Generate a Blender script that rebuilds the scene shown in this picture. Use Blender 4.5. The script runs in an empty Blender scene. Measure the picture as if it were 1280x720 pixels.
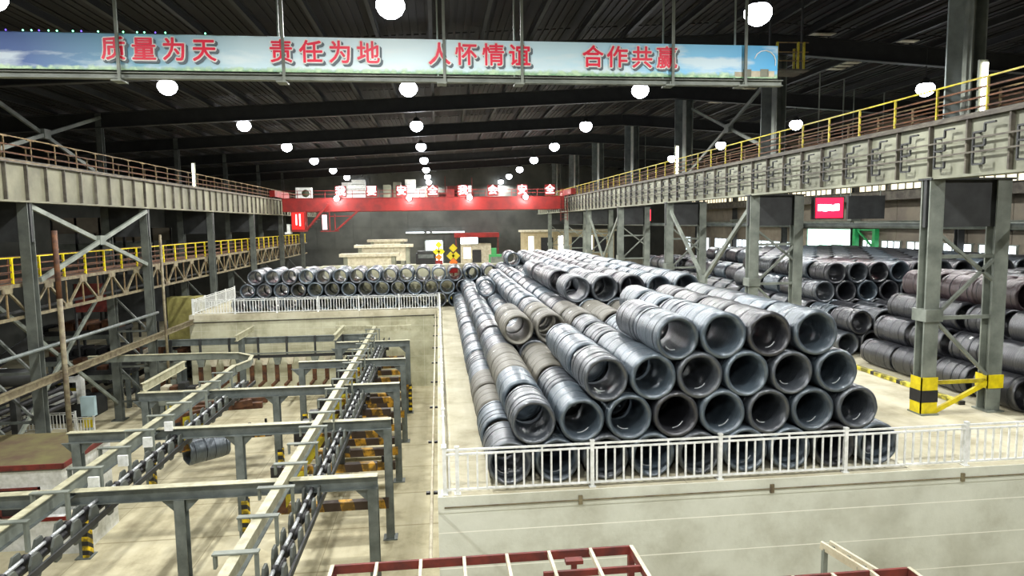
import bpy, math, random
from mathutils import Vector, Matrix
S = bpy.context.scene
COL = S.collection
rnd = random.Random(7)

# ------------------------------------------------------------------ camera, world, exposure
cam_d = bpy.data.cameras.new('camera')
cam = bpy.data.objects.new('camera', cam_d)
COL.objects.link(cam)
S.camera = cam
cam_d.sensor_width = 36.0
cam_d.lens = 842.0 / 1280.0 * 36.0
cam_d.clip_start, cam_d.clip_end = 0.1, 400
_R = ((0.99391964, -0.02391759, 0.10747886), (-0.10928523, -0.09518391, 0.98944265), (-0.01343483, -0.99517233, -0.097219))
cx_, cy_, cz_ = [Vector([_R[i][j] for i in range(3)]) for j in range(3)]   # image right, image down, forward in world
m = Matrix.Identity(4)
for i in range(3):
    m[i][0], m[i][1], m[i][2] = cx_[i], -cy_[i], -cz_[i]
m[0][3], m[1][3], m[2][3] = 0, 0, 6.5
cam.matrix_world = m

W = bpy.data.worlds.new('world')
S.world = W
W.use_nodes = True
W.node_tree.nodes['Background'].inputs[0].default_value = (0.6, 0.7, 0.8, 1)
W.node_tree.nodes['Background'].inputs[1].default_value = 0.05
S.view_settings.view_transform = 'Standard'
S.view_settings.look = 'None'
S.view_settings.gamma = 1
S.view_settings.exposure = 0.0
S.cycles.max_bounces = 6
S.cycles.diffuse_bounces = 3
S.cycles.use_denoising = True
LAMP_W = 4300.0
FLOOD_W = 350.0

# ------------------------------------------------------------------ helpers
ORD = 'zeroth first second third fourth fifth sixth seventh eighth ninth tenth eleventh twelfth thirteenth fourteenth fifteenth sixteenth seventeenth eighteenth nineteenth twentieth'.split()
ORD += ['twenty-' + w for w in ORD[1:10]]
ORIG = {}


class MB:
    def __init__(s):
        s.v, s.f = [], []

    def add(s, vs, fs):
        n = len(s.v)
        s.v += [tuple(v) for v in vs]
        s.f += [tuple(i + n for i in f) for f in fs]
        return s

    def box(s, x0, x1, y0, y1, z0, z1):
        vs = [(x, y, z) for x in (x0, x1) for y in (y0, y1) for z in (z0, z1)]
        return s.add(vs, [(0, 1, 3, 2), (4, 6, 7, 5), (0, 4, 5, 1), (2, 3, 7, 6), (0, 2, 6, 4), (1, 5, 7, 3)])

    def bar(s, p0, p1, w, h, up=(0, 0, 1), off=(0, 0)):
        p0, p1 = Vector(p0), Vector(p1)
        d = (p1 - p0).normalized()
        u = Vector(up)
        if abs(d.dot(u)) > 0.98:
            u = Vector((0, 1, 0)) if abs(d.y) < 0.9 else Vector((1, 0, 0))
        sd = d.cross(u).normalized()
        u = sd.cross(d).normalized()
        o = sd * off[0] + u * off[1]
        vs = [p + o + sd * a * w / 2 + u * b * h / 2 for p in (p0, p1) for a, b in ((-1, -1), (1, -1), (1, 1), (-1, 1))]
        return s.add(vs, [(0, 1, 2, 3), (7, 6, 5, 4), (0, 4, 5, 1), (1, 5, 6, 2), (2, 6, 7, 3), (3, 7, 4, 0)])

    def ibeam(s, p0, p1, w, h, t=0.03, up=(0, 0, 1)):
        s.bar(p0, p1, w, t, up, (0, h / 2 - t / 2))
        s.bar(p0, p1, w, t, up, (0, -h / 2 + t / 2))
        return s.bar(p0, p1, t * .8, h - 2 * t, up)

    def tube(s, p0, p1, r, n=8, r1=None):
        p0, p1 = Vector(p0), Vector(p1)
        r1 = r if r1 is None else r1
        d = (p1 - p0).normalized()
        u = Vector((0, 0, 1)) if abs(d.z) < 0.9 else Vector((1, 0, 0))
        a = d.cross(u).normalized()
        b = a.cross(d)
        vs = []
        for p, rr in ((p0, r), (p1, r1)):
            for i in range(n):
                t = 2 * math.pi * i / n
                vs.append(p + a * math.cos(t) * rr + b * math.sin(t) * rr)
        fs = [(i, (i + 1) % n, n + (i + 1) % n, n + i) for i in range(n)]
        return s.add(vs, fs + [tuple(range(n))[::-1], tuple(range(n, 2 * n))])

    def path(s, pts, r, n=6):
        for a, b in zip(pts, pts[1:]):
            s.tube(a, b, r, n)
        return s

    def prism(s, pts, d):
        d = Vector(d)
        n = len(pts)
        vs = [Vector(p) for p in pts] + [Vector(p) + d for p in pts]
        return s.add(vs, [tuple(range(n))[::-1], tuple(range(n, 2 * n))] + [(i, (i + 1) % n, n + (i + 1) % n, n + i) for i in range(n)])

    def lathe(s, prof, n=16, c=(0, 0, 0), axis='z', closed=False):
        vs = []
        for i in range(n):
            t = 2 * math.pi * i / n
            for a, r in prof:
                q = (r * math.cos(t), r * math.sin(t), a) if axis == 'z' else ((r * math.cos(t), a, r * math.sin(t)) if axis == 'y' else (a, r * math.cos(t), r * math.sin(t)))
                vs.append((q[0] + c[0], q[1] + c[1], q[2] + c[2]))
        k = len(prof)
        fs = []
        for i in range(n):
            j = (i + 1) % n
            for q in range(k if closed else k - 1):
                q2 = (q + 1) % k
                fs.append((i * k + q, j * k + q, j * k + q2, i * k + q2))
        return s.add(vs, fs)

    def mesh(s, name, mat=None, smooth=False, o=(0, 0, 0)):
        me = bpy.data.meshes.new(name)
        me.from_pydata([(v[0] - o[0], v[1] - o[1], v[2] - o[2]) for v in s.v], [], s.f)
        if mat:
            me.materials.append(mat)
        if smooth:
            me.polygons.foreach_set('use_smooth', [True] * len(me.polygons))
        me.update()
        return me

    def build(s, name, mat, parent=None, smooth=False, **kw):
        o = ORIG[parent.name] if parent else (0, 0, 0)
        me = s.mesh(name, mat, smooth, o)
        ob = bpy.data.objects.new(name, me)
        COL.objects.link(ob)
        if parent:
            ob.parent = parent
        ORIG[ob.name] = o
        for k, v in kw.items():
            ob[k] = v
        return ob


def thing(name, label, cat, loc=(0, 0, 0), group=None):
    o = bpy.data.objects.new(name, None)
    o.empty_display_size = 0.2
    COL.objects.link(o)
    o.location = loc
    o['label'], o['category'] = label, cat
    if group:
        o['group'] = group
    ORIG[o.name] = tuple(loc)
    return o


def tag(o, label, cat, group=None):
    o['label'], o['category'] = label, cat
    if group:
        o['group'] = group
    return o


def inst(name, me, parent, loc, rot=None, mat=None):
    """An object on shared mesh data at a world location (its parent is never rotated)."""
    o = bpy.data.objects.new(name, me)
    COL.objects.link(o)
    g = ORIG[parent.name] if parent else (0, 0, 0)
    if parent:
        o.parent = parent
    o.location = (loc[0] - g[0], loc[1] - g[1], loc[2] - g[2])
    if rot:
        o.rotation_euler = rot
    if mat:
        o.material_slots[0].link = 'OBJECT'
        o.material_slots[0].material = mat
    ORIG[o.name] = tuple(loc)
    return o


def struct(mb, name, mat, parent=None, smooth=False):
    o = mb.build(name, mat, parent, smooth)
    o['kind'] = 'structure'
    return o


# ------------------------------------------------------------------ materials
def lin(c):
    return tuple(((x / 255.0) / 12.92 if x / 255.0 <= 0.04045 else ((x / 255.0 + 0.055) / 1.055) ** 2.4) for x in c) + (1,)


def node(t, kind, **kw):
    n = t.nodes.new(kind)
    for k, v in kw.items():
        if k.startswith('i_'):
            key = k[2:]
            n.inputs[int(key) if key.isdigit() else key.replace('_', ' ')].default_value = v
        else:
            setattr(n, k, v)
    return n


def ramp(t, stops):
    r = t.nodes.new('ShaderNodeValToRGB')
    e = r.color_ramp.elements
    while len(e) < len(stops):
        e.new(0.5)
    for k, (p, c) in enumerate(stops):
        e[k].position = p
        e[k].color = c
    return r


def mat(name, c, c2=None, rough=0.6, metal=0.0, scale=2.0, lo=0.35, hi=0.65, bump=0.0, bscale=30.0, world=True, stretch=(1, 1, 1), emit=None, es=1.0, rand=0.0):
    M = bpy.data.materials.new(name)
    M.use_nodes = True
    t = M.node_tree
    b = t.nodes['Principled BSDF']
    b.inputs['Roughness'].default_value = rough
    b.inputs['Metallic'].default_value = metal
    L = t.links.new
    if world:
        src = t.nodes.new('ShaderNodeNewGeometry').outputs['Position']
    else:
        src = t.nodes.new('ShaderNodeTexCoord').outputs['Object']
    mp = node(t, 'ShaderNodeMapping')
    mp.inputs['Scale'].default_value = stretch
    L(src, mp.inputs[0])
    nz = node(t, 'ShaderNodeTexNoise', i_Scale=scale, i_Detail=6.0, i_Roughness=0.6)
    L(mp.outputs[0], nz.inputs['Vector'])
    r = ramp(t, [(lo, lin(c2 or c)), (hi, lin(c))])
    L(nz.outputs['Fac'], r.inputs[0])
    out = r.outputs[0]
    if rand:
        oi = t.nodes.new('ShaderNodeObjectInfo')
        hs = node(t, 'ShaderNodeHueSaturation')
        mr = node(t, 'ShaderNodeMapRange', i_3=1 - rand, i_4=1 + rand)
        L(oi.outputs['Random'], mr.inputs[0])
        L(mr.outputs[0], hs.inputs['Value'])
        L(out, hs.inputs['Color'])
        out = hs.outputs[0]
    L(out, b.inputs['Base Color'])
    if bump:
        n2 = node(t, 'ShaderNodeTexNoise', i_Scale=bscale, i_Detail=4.0)
        L(mp.outputs[0], n2.inputs['Vector'])
        bp = node(t, 'ShaderNodeBump', i_Strength=bump, i_Distance=0.02)
        L(n2.outputs['Fac'], bp.inputs['Height'])
        L(bp.outputs[0], b.inputs['Normal'])
    if emit:
        b.inputs['Emission Color'].default_value = lin(emit)
        b.inputs['Emission Strength'].default_value = es
    return M


def coil_mat(name, c, c2, metal=0.55, rough=0.42):
    M = bpy.data.materials.new(name)
    M.use_nodes = True
    t = M.node_tree
    b = t.nodes['Principled BSDF']
    L = t.links.new
    tc = t.nodes.new('ShaderNodeTexCoord')
    mp = node(t, 'ShaderNodeMapping')
    mp.inputs['Scale'].default_value = (1.2, 22, 1.2)
    L(tc.outputs['Object'], mp.inputs[0])
    nz = node(t, 'ShaderNodeTexNoise', i_Scale=1.6, i_Detail=6.0, i_Roughness=0.65)
    L(mp.outputs[0], nz.inputs['Vector'])
    r = ramp(t, [(0.3, lin(c2)), (0.7, lin(c))])
    L(nz.outputs['Fac'], r.inputs[0])
    oi = t.nodes.new('ShaderNodeObjectInfo')
    hs = node(t, 'ShaderNodeHueSaturation')
    mr = node(t, 'ShaderNodeMapRange', i_3=0.8, i_4=1.22)
    L(oi.outputs['Random'], mr.inputs[0])
    L(mr.outputs[0], hs.inputs['Value'])
    L(r.outputs[0], hs.inputs['Color'])
    L(hs.outputs[0], b.inputs['Base Color'])
    b.inputs['Metallic'].default_value = metal
    b.inputs['Roughness'].default_value = rough
    b.inputs['IOR'].default_value = 2.2
    mp2 = node(t, 'ShaderNodeMapping')
    mp2.inputs['Scale'].default_value = (2.0, 60, 2.0)
    L(tc.outputs['Object'], mp2.inputs[0])
    n2 = node(t, 'ShaderNodeTexNoise', i_Scale=1.0, i_Detail=3.0)
    L(mp2.outputs[0], n2.inputs['Vector'])
    bp = node(t, 'ShaderNodeBump', i_Strength=0.7, i_Distance=0.02)
    L(n2.outputs['Fac'], bp.inputs['Height'])
    L(bp.outputs[0], b.inputs['Normal'])
    return M


def concrete_mat(name, c, c2, c3, lines=None, streak=None):
    """Cast concrete: blotches, damp streaks with their own shape, thin pale lift lines where given (z spacing)."""
    M = bpy.data.materials.new(name)
    M.use_nodes = True
    t = M.node_tree
    b = t.nodes['Principled BSDF']
    b.inputs['Roughness'].default_value = 0.8
    L = t.links.new
    g = t.nodes.new('ShaderNodeNewGeometry')
    n1 = node(t, 'ShaderNodeTexNoise', i_Scale=0.6, i_Detail=8.0, i_Roughness=0.65)
    L(g.outputs['Position'], n1.inputs['Vector'])
    r = ramp(t, [(0.32, lin(c3)), (0.5, lin(c2)), (0.68, lin(c))])
    L(n1.outputs['Fac'], r.inputs[0])
    out = r.outputs[0]
    if streak:
        mp = node(t, 'ShaderNodeMapping')
        mp.inputs['Scale'].default_value = streak
        L(g.outputs['Position'], mp.inputs[0])
        n2 = node(t, 'ShaderNodeTexNoise', i_Scale=1.0, i_Detail=5.0, i_Roughness=0.55)
        L(mp.outputs[0], n2.inputs['Vector'])
        r2 = ramp(t, [(0.36, (0.55, 0.52, 0.45, 1)), (0.52, (1, 1, 1, 1))])
        L(n2.outputs['Fac'], r2.inputs[0])
        mx = node(t, 'ShaderNodeMix', data_type='RGBA', blend_type='MULTIPLY')
        mx.inputs['Factor'].default_value = 0.4
        L(out, mx.inputs[6])
        L(r2.outputs[0], mx.inputs[7])
        out = mx.outputs[2]
    if lines:
        sx = t.nodes.new('ShaderNodeSeparateXYZ')
        L(g.outputs['Position'], sx.inputs[0])
        for ax, sp, wd, col, amt in lines:
            md = node(t, 'ShaderNodeMath', operation='PINGPONG')
            md.inputs[1].default_value = sp / 2
            L(sx.outputs[ax], md.inputs[0])
            lt = node(t, 'ShaderNodeMath', operation='LESS_THAN')
            lt.inputs[1].default_value = wd
            L(md.outputs[0], lt.inputs[0])
            ml = node(t, 'ShaderNodeMath', operation='MULTIPLY')
            ml.inputs[1].default_value = amt
            L(lt.outputs[0], ml.inputs[0])
            mx = node(t, 'ShaderNodeMix', data_type='RGBA')
            L(ml.outputs[0], mx.inputs['Factor'])
            L(out, mx.inputs[6])
            mx.inputs[7].default_value = lin(col)
            out = mx.outputs[2]
    L(out, b.inputs['Base Color'])
    n3 = node(t, 'ShaderNodeTexNoise', i_Scale=14.0, i_Detail=5.0)
    L(g.outputs['Position'], n3.inputs['Vector'])
    bp = node(t, 'ShaderNodeBump', i_Strength=0.25, i_Distance=0.02)
    L(n3.outputs['Fac'], bp.inputs['Height'])
    L(bp.outputs[0], b.inputs['Normal'])
    return M


def stripe_mat(name, c, c2, axis=(0, 0, 1), pitch=0.4, duty=0.5, worn=True):
    M = bpy.data.materials.new(name)
    M.use_nodes = True
    t = M.node_tree
    b = t.nodes['Principled BSDF']
    b.inputs['Roughness'].default_value = 0.6
    L = t.links.new
    g = t.nodes.new('ShaderNodeNewGeometry')
    dp = node(t, 'ShaderNodeVectorMath', operation='DOT_PRODUCT')
    dp.inputs[1].default_value = axis
    L(g.outputs['Position'], dp.inputs[0])
    md = node(t, 'ShaderNodeMath', operation='FLOORED_MODULO')
    md.inputs[1].default_value = pitch
    L(dp.outputs['Value'], md.inputs[0])
    lt = node(t, 'ShaderNodeMath', operation='LESS_THAN')
    lt.inputs[1].default_value = pitch * duty
    L(md.outputs[0], lt.inputs[0])
    nz = node(t, 'ShaderNodeTexNoise', i_Scale=3.0, i_Detail=5.0)
    L(g.outputs['Position'], nz.inputs['Vector'])
    r = ramp(t, [(0.45, lin([x * .5 for x in c]) if worn else lin(c)), (0.6, lin(c))])
    L(nz.outputs['Fac'], r.inputs[0])
    mx = node(t, 'ShaderNodeMix', data_type='RGBA')
    L(lt.outputs[0], mx.inputs['Factor'])
    L(r.outputs[0], mx.inputs[6])
    mx.inputs[7].default_value = lin(c2)
    L(mx.outputs[2], b.inputs['Base Color'])
    return M


def glow(name, c, s):
    M = bpy.data.materials.new(name)
    M.use_nodes = True
    b = M.node_tree.nodes['Principled BSDF']
    b.inputs['Base Color'].default_value = lin(c)
    b.inputs['Emission Color'].default_value = lin(c)
    b.inputs['Emission Strength'].default_value = s
    return M


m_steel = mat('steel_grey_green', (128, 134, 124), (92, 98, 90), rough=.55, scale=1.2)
m_steel_dark = mat('steel_dark', (50, 52, 52), (32, 34, 34), rough=.6, scale=1.5)
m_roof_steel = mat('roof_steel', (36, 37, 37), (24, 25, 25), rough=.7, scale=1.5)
m_steel_blue = mat('steel_blue_grey', (108, 115, 112), (80, 87, 84), rough=.5, scale=2.0)
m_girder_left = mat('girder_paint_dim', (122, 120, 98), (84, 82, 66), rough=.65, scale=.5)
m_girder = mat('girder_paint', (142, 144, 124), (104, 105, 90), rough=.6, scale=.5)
m_flange = mat('girder_flange', (96, 92, 80), (58, 52, 46), rough=.7, scale=2)
m_rail_top = mat('conveyor_rail_paint', (186, 184, 156), (150, 146, 118), rough=.5, scale=3)
m_yellow = mat('safety_yellow', (196, 182, 36), (150, 134, 30), rough=.5, scale=4)
m_yellow_bright = mat('bright_yellow', (226, 206, 12), (196, 176, 12), rough=.5, scale=4)
m_tan = mat('rusty_tan_rail', (134, 116, 78), (88, 66, 44), rough=.7, scale=3)
m_white = mat('white_paint', (236, 238, 236), (205, 208, 202), rough=.45, scale=5)
m_black = mat('black_iron', (34, 34, 36), (20, 20, 22), rough=.55, scale=5)
m_red = mat('crane_red', (146, 24, 17), (108, 17, 13), rough=.5, scale=1)
m_redox = mat('red_oxide', (118, 44, 34), (78, 32, 28), rough=.7, scale=3)
m_pale = mat('pale_primer', (206, 200, 176), (170, 160, 136), rough=.6, scale=3)
m_truss = mat('truss_tan', (128, 120, 92), (84, 72, 54), rough=.6, scale=3)
m_steel_left = mat('steel_green_shaded_dusty', (96, 101, 94), (66, 70, 66), rough=.6, scale=1.2)  # same steel paint, weaker light at the left and dirt put into the colour
m_rust = mat('rust_brown', (104, 66, 36), (58, 36, 24), rough=.75, scale=3)
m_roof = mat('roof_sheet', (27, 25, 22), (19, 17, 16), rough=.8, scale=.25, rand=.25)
m_clad = mat('wall_cladding', (78, 80, 75), (56, 58, 55), rough=.75, scale=.3, rand=.08)
m_clad_b = mat('wall_cladding_brown', (128, 120, 104), (92, 84, 74), rough=.75, scale=.3, rand=.1)
m_yard = concrete_mat('yard_concrete', (205, 200, 178), (190, 184, 158), (160, 152, 126), [(0, 6.0, .012, (120, 112, 92), .6), (1, 6.0, .012, (120, 112, 92), .6)], (.8, .12, .8))
m_pit = concrete_mat('pit_concrete', (206, 199, 170), (194, 186, 154), (160, 151, 122), [(1, 3.4, .05, (130, 118, 84), .55), (0, 4.6, .014, (120, 108, 80), .6)], (1.1, .08, 1))
m_wall = concrete_mat('retaining_concrete', (208, 211, 198), (198, 201, 187), (178, 179, 163), [(2, .9, .012, (236, 236, 224), .85)], (.5, .5, .5))
m_wall_b = concrete_mat('pit_wall_concrete', (204, 204, 178), (188, 186, 158), (156, 154, 126), [(2, 1.2, .012, (208, 208, 190), .6), (0, 1.25, .012, (208, 208, 190), .6)], (.4, .4, .9))
m_coil = [coil_mat('coil_blue_grey', (98, 113, 124), (46, 54, 62), .35, .36),
          coil_mat('coil_mid_grey', (90, 97, 104), (44, 48, 54), .35, .36),
          coil_mat('coil_dusty', (98, 94, 78), (60, 57, 47), .1, .6),
          coil_mat('coil_dark', (62, 64, 70), (34, 35, 40), .4, .36),
          coil_mat('coil_plum', (84, 66, 70), (50, 37, 41), .3, .42)]
CNAME = ['blue-grey', 'grey', 'dusty brown', 'dark grey', 'plum-brown']
m_strap = mat('strap_steel', (58, 62, 66), (40, 42, 46), rough=.4, metal=.6, scale=8)
m_tail = mat('bright_wire', (196, 200, 200), (160, 164, 166), rough=.3, metal=.4, scale=8)
m_tagm = mat('paper_tag', (240, 240, 236), (225, 225, 220), rough=.6)
m_lens = glow('lamp_lens', (244, 246, 255), 26.0)
m_tube = glow('tube_lamp', (255, 250, 225), 8.0)
m_day = glow('daylight_pane', (236, 246, 255), 2.6)
m_dayw = glow('warm_clerestory_pane', (255, 240, 205), 1.3)
m_led = glow('led_red', (255, 20, 60), 1.8)
m_ledw = glow('led_white', (255, 235, 235), 5.0)
m_neon = glow('red_white_sign', (255, 190, 195), 2.5)
m_bead = glow('green_bead', (130, 255, 190), 4.0)
m_beadv = glow('violet_bead', (120, 90, 255), 2.0)
m_hb = stripe_mat('hazard_post', (240, 205, 20), (26, 26, 26), (0, .0, 1), .36)
m_hbd = stripe_mat('hazard_diagonal', (240, 205, 20), (26, 26, 26), (0, .75, 1), .36)
m_hbx = stripe_mat('hazard_arm', (190, 142, 34), (56, 42, 32), (1, .35, .2), 1.15, .55)
m_kerb = stripe_mat('hazard_kerb', (228, 214, 70), (40, 38, 34), (0, 1, 0), 1.6, .14)
m_cabin_roof = mat('cabin_roof_moss', (104, 100, 58), (84, 66, 48), rough=.9, scale=.8)

# ------------------------------------------------------------------ constants of the building
XL, XR = -18.5, 15.9          # inner column legs
COLY = [20.3 + 12.5 * k for k in range(7)]
GB, GT = 7.72, 9.42           # crane girder bottom and top
PZ = -5.95                    # pit floor


def roof_z(x):
    return 14.0 + (x + 19) * .055 if x < 16 else 15.93 - (x - 16) * .06


# ------------------------------------------------------------------ setting
struct(MB().box(-.15, 39, 15.6, 112, -.4, 0), 'floor', m_yard)
struct(MB().box(-18.3, -.15, 51.3, 112, -.4, 0), 'floor_yard_back', m_yard)
struct(MB().box(-42, 39, -14, 112, PZ - .4, PZ), 'floor_pit', m_pit)
wr = struct(MB().box(-.15, 39, 15.6, 15.8, PZ, -.4), 'wall_retaining_front', m_wall)
struct(MB().box(-.15, 39, 15.585, 15.8, -.4, -.001), 'coping', m_wall, wr)
struct(MB().box(-.15, .25, 15.8, 51.3, PZ, -.4), 'wall_retaining_side', m_wall_b)
struct(MB().box(-18.3, .25, 51.3, 51.7, PZ, -.4), 'wall_pit_back', m_wall_b)
struct(MB().box(-18.3, -17.9, 51.7, 112, PZ, -.4), 'wall_ramp_side', m_wall_b)
w_far = struct(MB().box(-42, 39, 110.3, 110.6, PZ, 17), 'wall_far', m_clad)
w_right = struct(MB().box(38.3, 38.6, -14, 112, -.4, 16), 'wall_right', m_clad_b)
w_left = struct(MB().box(-42.4, -42.1, -14, 112, PZ, 15), 'wall_left', m_clad)
struct(MB().box(-42, 39, -14.4, -14, PZ, 17), 'wall_near', m_clad)
# far wall cladding sheets, right wall sheets: separate pieces proud of the wall
sheet = MB().box(-1.42, 1.42, -.06, 0, 0, 3.3).mesh('cladding_sheet', m_clad)
for k in range(17):
    for j in range(4):
        inst('cladding_sheet', sheet, w_far, (-23.5 + 2.88 * k, 110.3, 2.6 + j * 3.35))
shr = MB().box(-.06, 0, -1.9, 1.9, 0, 4.5).mesh('cladding_sheet', m_clad_b)
shl = MB().box(-.06, 0, -1.9, 1.9, 0, 1.8).mesh('cladding_sheet', m_clad_b)
for k in range(22):
    inst('cladding_sheet', shr, w_right, (38.3, 24 + 3.85 * k, 4.55))
    if k not in (9, 10):
        inst('cladding_sheet', shl, w_right, (38.3, 24 + 3.85 * k, 0))

# roof: one sheet per bay and strip, rafters across, purlins along
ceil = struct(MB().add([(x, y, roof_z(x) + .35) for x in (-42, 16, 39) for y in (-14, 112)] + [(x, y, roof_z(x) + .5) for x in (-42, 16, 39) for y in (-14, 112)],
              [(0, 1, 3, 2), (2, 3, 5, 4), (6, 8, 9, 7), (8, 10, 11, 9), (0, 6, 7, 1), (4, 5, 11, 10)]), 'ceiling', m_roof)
xs = [-41.5 + 2.3 * i for i in range(35)]
for i, x in enumerate(xs):
    z = roof_z(x)
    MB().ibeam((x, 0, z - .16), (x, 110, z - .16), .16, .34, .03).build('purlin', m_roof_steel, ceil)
    if i < len(xs) - 1:
        x1 = xs[i + 1] - .1
        for k in range(9):
            y0, y1 = 7.9 + 12.5 * k, 20.2 + 12.5 * k
            if y1 > 110:
                continue
            q = MB()
            nb = 6
            for c in range(nb):
                a, b = x + .1 + (x1 - x - .1) * c / nb, x + .1 + (x1 - x - .1) * (c + .62) / nb
                q.add([(a, y0, roof_z(a) + .3), (b, y0, roof_z(b) + .3), (b, y1, roof_z(b) + .3), (a, y1, roof_z(a) + .3),
                       (a, y0, roof_z(a) + .36), (b, y0, roof_z(b) + .36), (b, y1, roof_z(b) + .36), (a, y1, roof_z(a) + .36)],
                      [(0, 1, 2, 3), (0, 4, 5, 1), (1, 5, 6, 2), (2, 6, 7, 3), (3, 7, 4, 0)])
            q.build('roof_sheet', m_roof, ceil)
for k in range(8):
    y = 7.8 + 12.5 * k
    for xa, xb in ((-42, -18.5), (-18.5, 16), (16, 39)):
        za, zb = roof_z(xa + .01) - .75, roof_z(xb - .01) - .75
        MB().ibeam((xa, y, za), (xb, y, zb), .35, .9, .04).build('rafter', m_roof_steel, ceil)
        MB().bar((xa, y, za - .47), (xb, y, zb - .47), .36, .03).build('rafter_flange', m_steel_dark, ceil)
for y0, x0 in ((33.5, 18.6), (33.5, 23.2), (46, 20.9), (21, 27.8)):
    q = MB()
    for j in range(9):
        q.box(x0, x0 + 1.9, y0 + j * .8, y0 + j * .8 + .45, roof_z(x0 + 1) + .16, roof_z(x0 + 1) + .2)
    q.build('skylight_slats', m_pale, ceil)

# windows of the right wall and openings
wn = 0


def window(x, y0, y1, z0, z1, n, m=m_day, rows=1):
    global wn
    wn += 1
    w = struct(MB().box(x - .12, x - .04, y0 - .1, y1 + .1, z0 - .1, z0).box(x - .12, x - .04, y0 - .1, y1 + .1, z1, z1 + .1), 'window_%d' % wn, m_steel)
    for i in range(n + 1):
        y = y0 + (y1 - y0) * i / n
        MB().box(x - .14, x - .02, y - .05, y + .05, z0, z1).build('mullion', m_steel, w)
    for i in range(n):
        for j in range(rows):
            MB().box(x - .07, x - .05, y0 + (y1 - y0) * i / n + .05, y0 + (y1 - y0) * (i + 1) / n - .05, z0 + (z1 - z0) * j / rows + (.03 if j else 0), z0 + (z1 - z0) * (j + 1) / rows).build('pane', m, w)
    return w


for y0, y1 in ((36, 40), (40.8, 44), (44.6, 47.4), (48.6, 51.4), (52.2, 54.6), (55.2, 57.2)):
    window(38.26, y0, y1, 2.6, 4.45, 3, rows=2)
for y0, y1 in ((67.5, 71), (72, 78), (79, 84), (85, 90), (92, 96), (99, 101)):
    window(38.26, y0, y1, 1.9, 3.9, 4, rows=2)
for y0 in range(30, 104, 8):
    window(38.26, y0 + .3, y0 + 7.7, 8.8, 9.6, 8, m_dayw)
d1 = struct(MB().box(38.1, 38.28, 57.9, 58.1, 0, 5.6).box(38.1, 38.28, 66.4, 66.6, 0, 5.6).box(38.1, 38.28, 57.9, 66.6, 5.4, 5.6), 'door_1', m_steel)
MB().box(38.2, 38.24, 58.1, 66.4, 0, 5.4).build('daylight_opening', glow('open_door_daylight', (205, 255, 232), 2.4), d1)
d2 = struct(MB().box(-2.2, -2.0, 110.0, 110.2, 0, 3.9).box(.7, .9, 110.0, 110.2, 0, 3.9).box(-2.2, .9, 110, 110.2, 3.7, 3.9), 'door_2', m_steel)
MB().box(-2, .7, 110.15, 110.18, 0, 3.7).build('daylight_opening', m_day, d2)
window(-41.9, 40, 44, 3.2, 4.6, 4)
window(-41.9, 58, 64, 3.2, 4.6, 5)

# ------------------------------------------------------------------ ceiling lamps
lens = MB().lathe([(-.43, 0.01), (-.39, .17), (-.28, .33), (-.1, .43), (.06, .42), (.18, .34), (.26, .22)], 20).mesh('lens', m_lens, True)
hous = MB().lathe([(.2, .32), (.26, .3), (.34, .22), (.5, .14), (.52, 0.01)], 20).mesh('housing', m_steel_dark, True)


def lamp(x, y, z, row, i):
    t = thing('ceiling_lamp', ('round high-bay lamp, %s nearest seen in the %s row of roof lamps' % (ORD[i], row)) if i > 0 else 'round high-bay lamp of the %s row, %s' % (row, ('just overhead', 'behind the viewer')[-i]), 'lamp', (x, y, z), 'roof lamps, %s row' % row)
    inst('lens', lens, t, (x, y, z))
    inst('housing', hous, t, (x, y, z))
    MB().tube((x, y, z + .35), (x, y, roof_z(x) - .1), .03, 6).build('stem', m_steel_dark, t)
    ld = bpy.data.lights.new('bulb', 'SPOT')
    ld.energy = LAMP_W
    ld.spot_size = math.radians(174)
    ld.spot_blend = .25
    ld.shadow_soft_size = .3
    ld.color = (1.0, .995, .965)
    lo = bpy.data.objects.new('bulb', ld)
    COL.objects.link(lo)
    lo.parent = t
    lo.location = (0, 0, -.5)


for i in range(10):
    for x, row in ((-12.4, 'left'), (-1.25, 'centre'), (10.3, 'right')):
        lamp(x, 21.2 + 12.6 * (i - 2), 13.05, row, i - 1)
for i in range(6):
    lamp(25.0, 20.2 + 12.6 * (i - 1), 13.05, 'right-hand bay', i)

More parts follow.
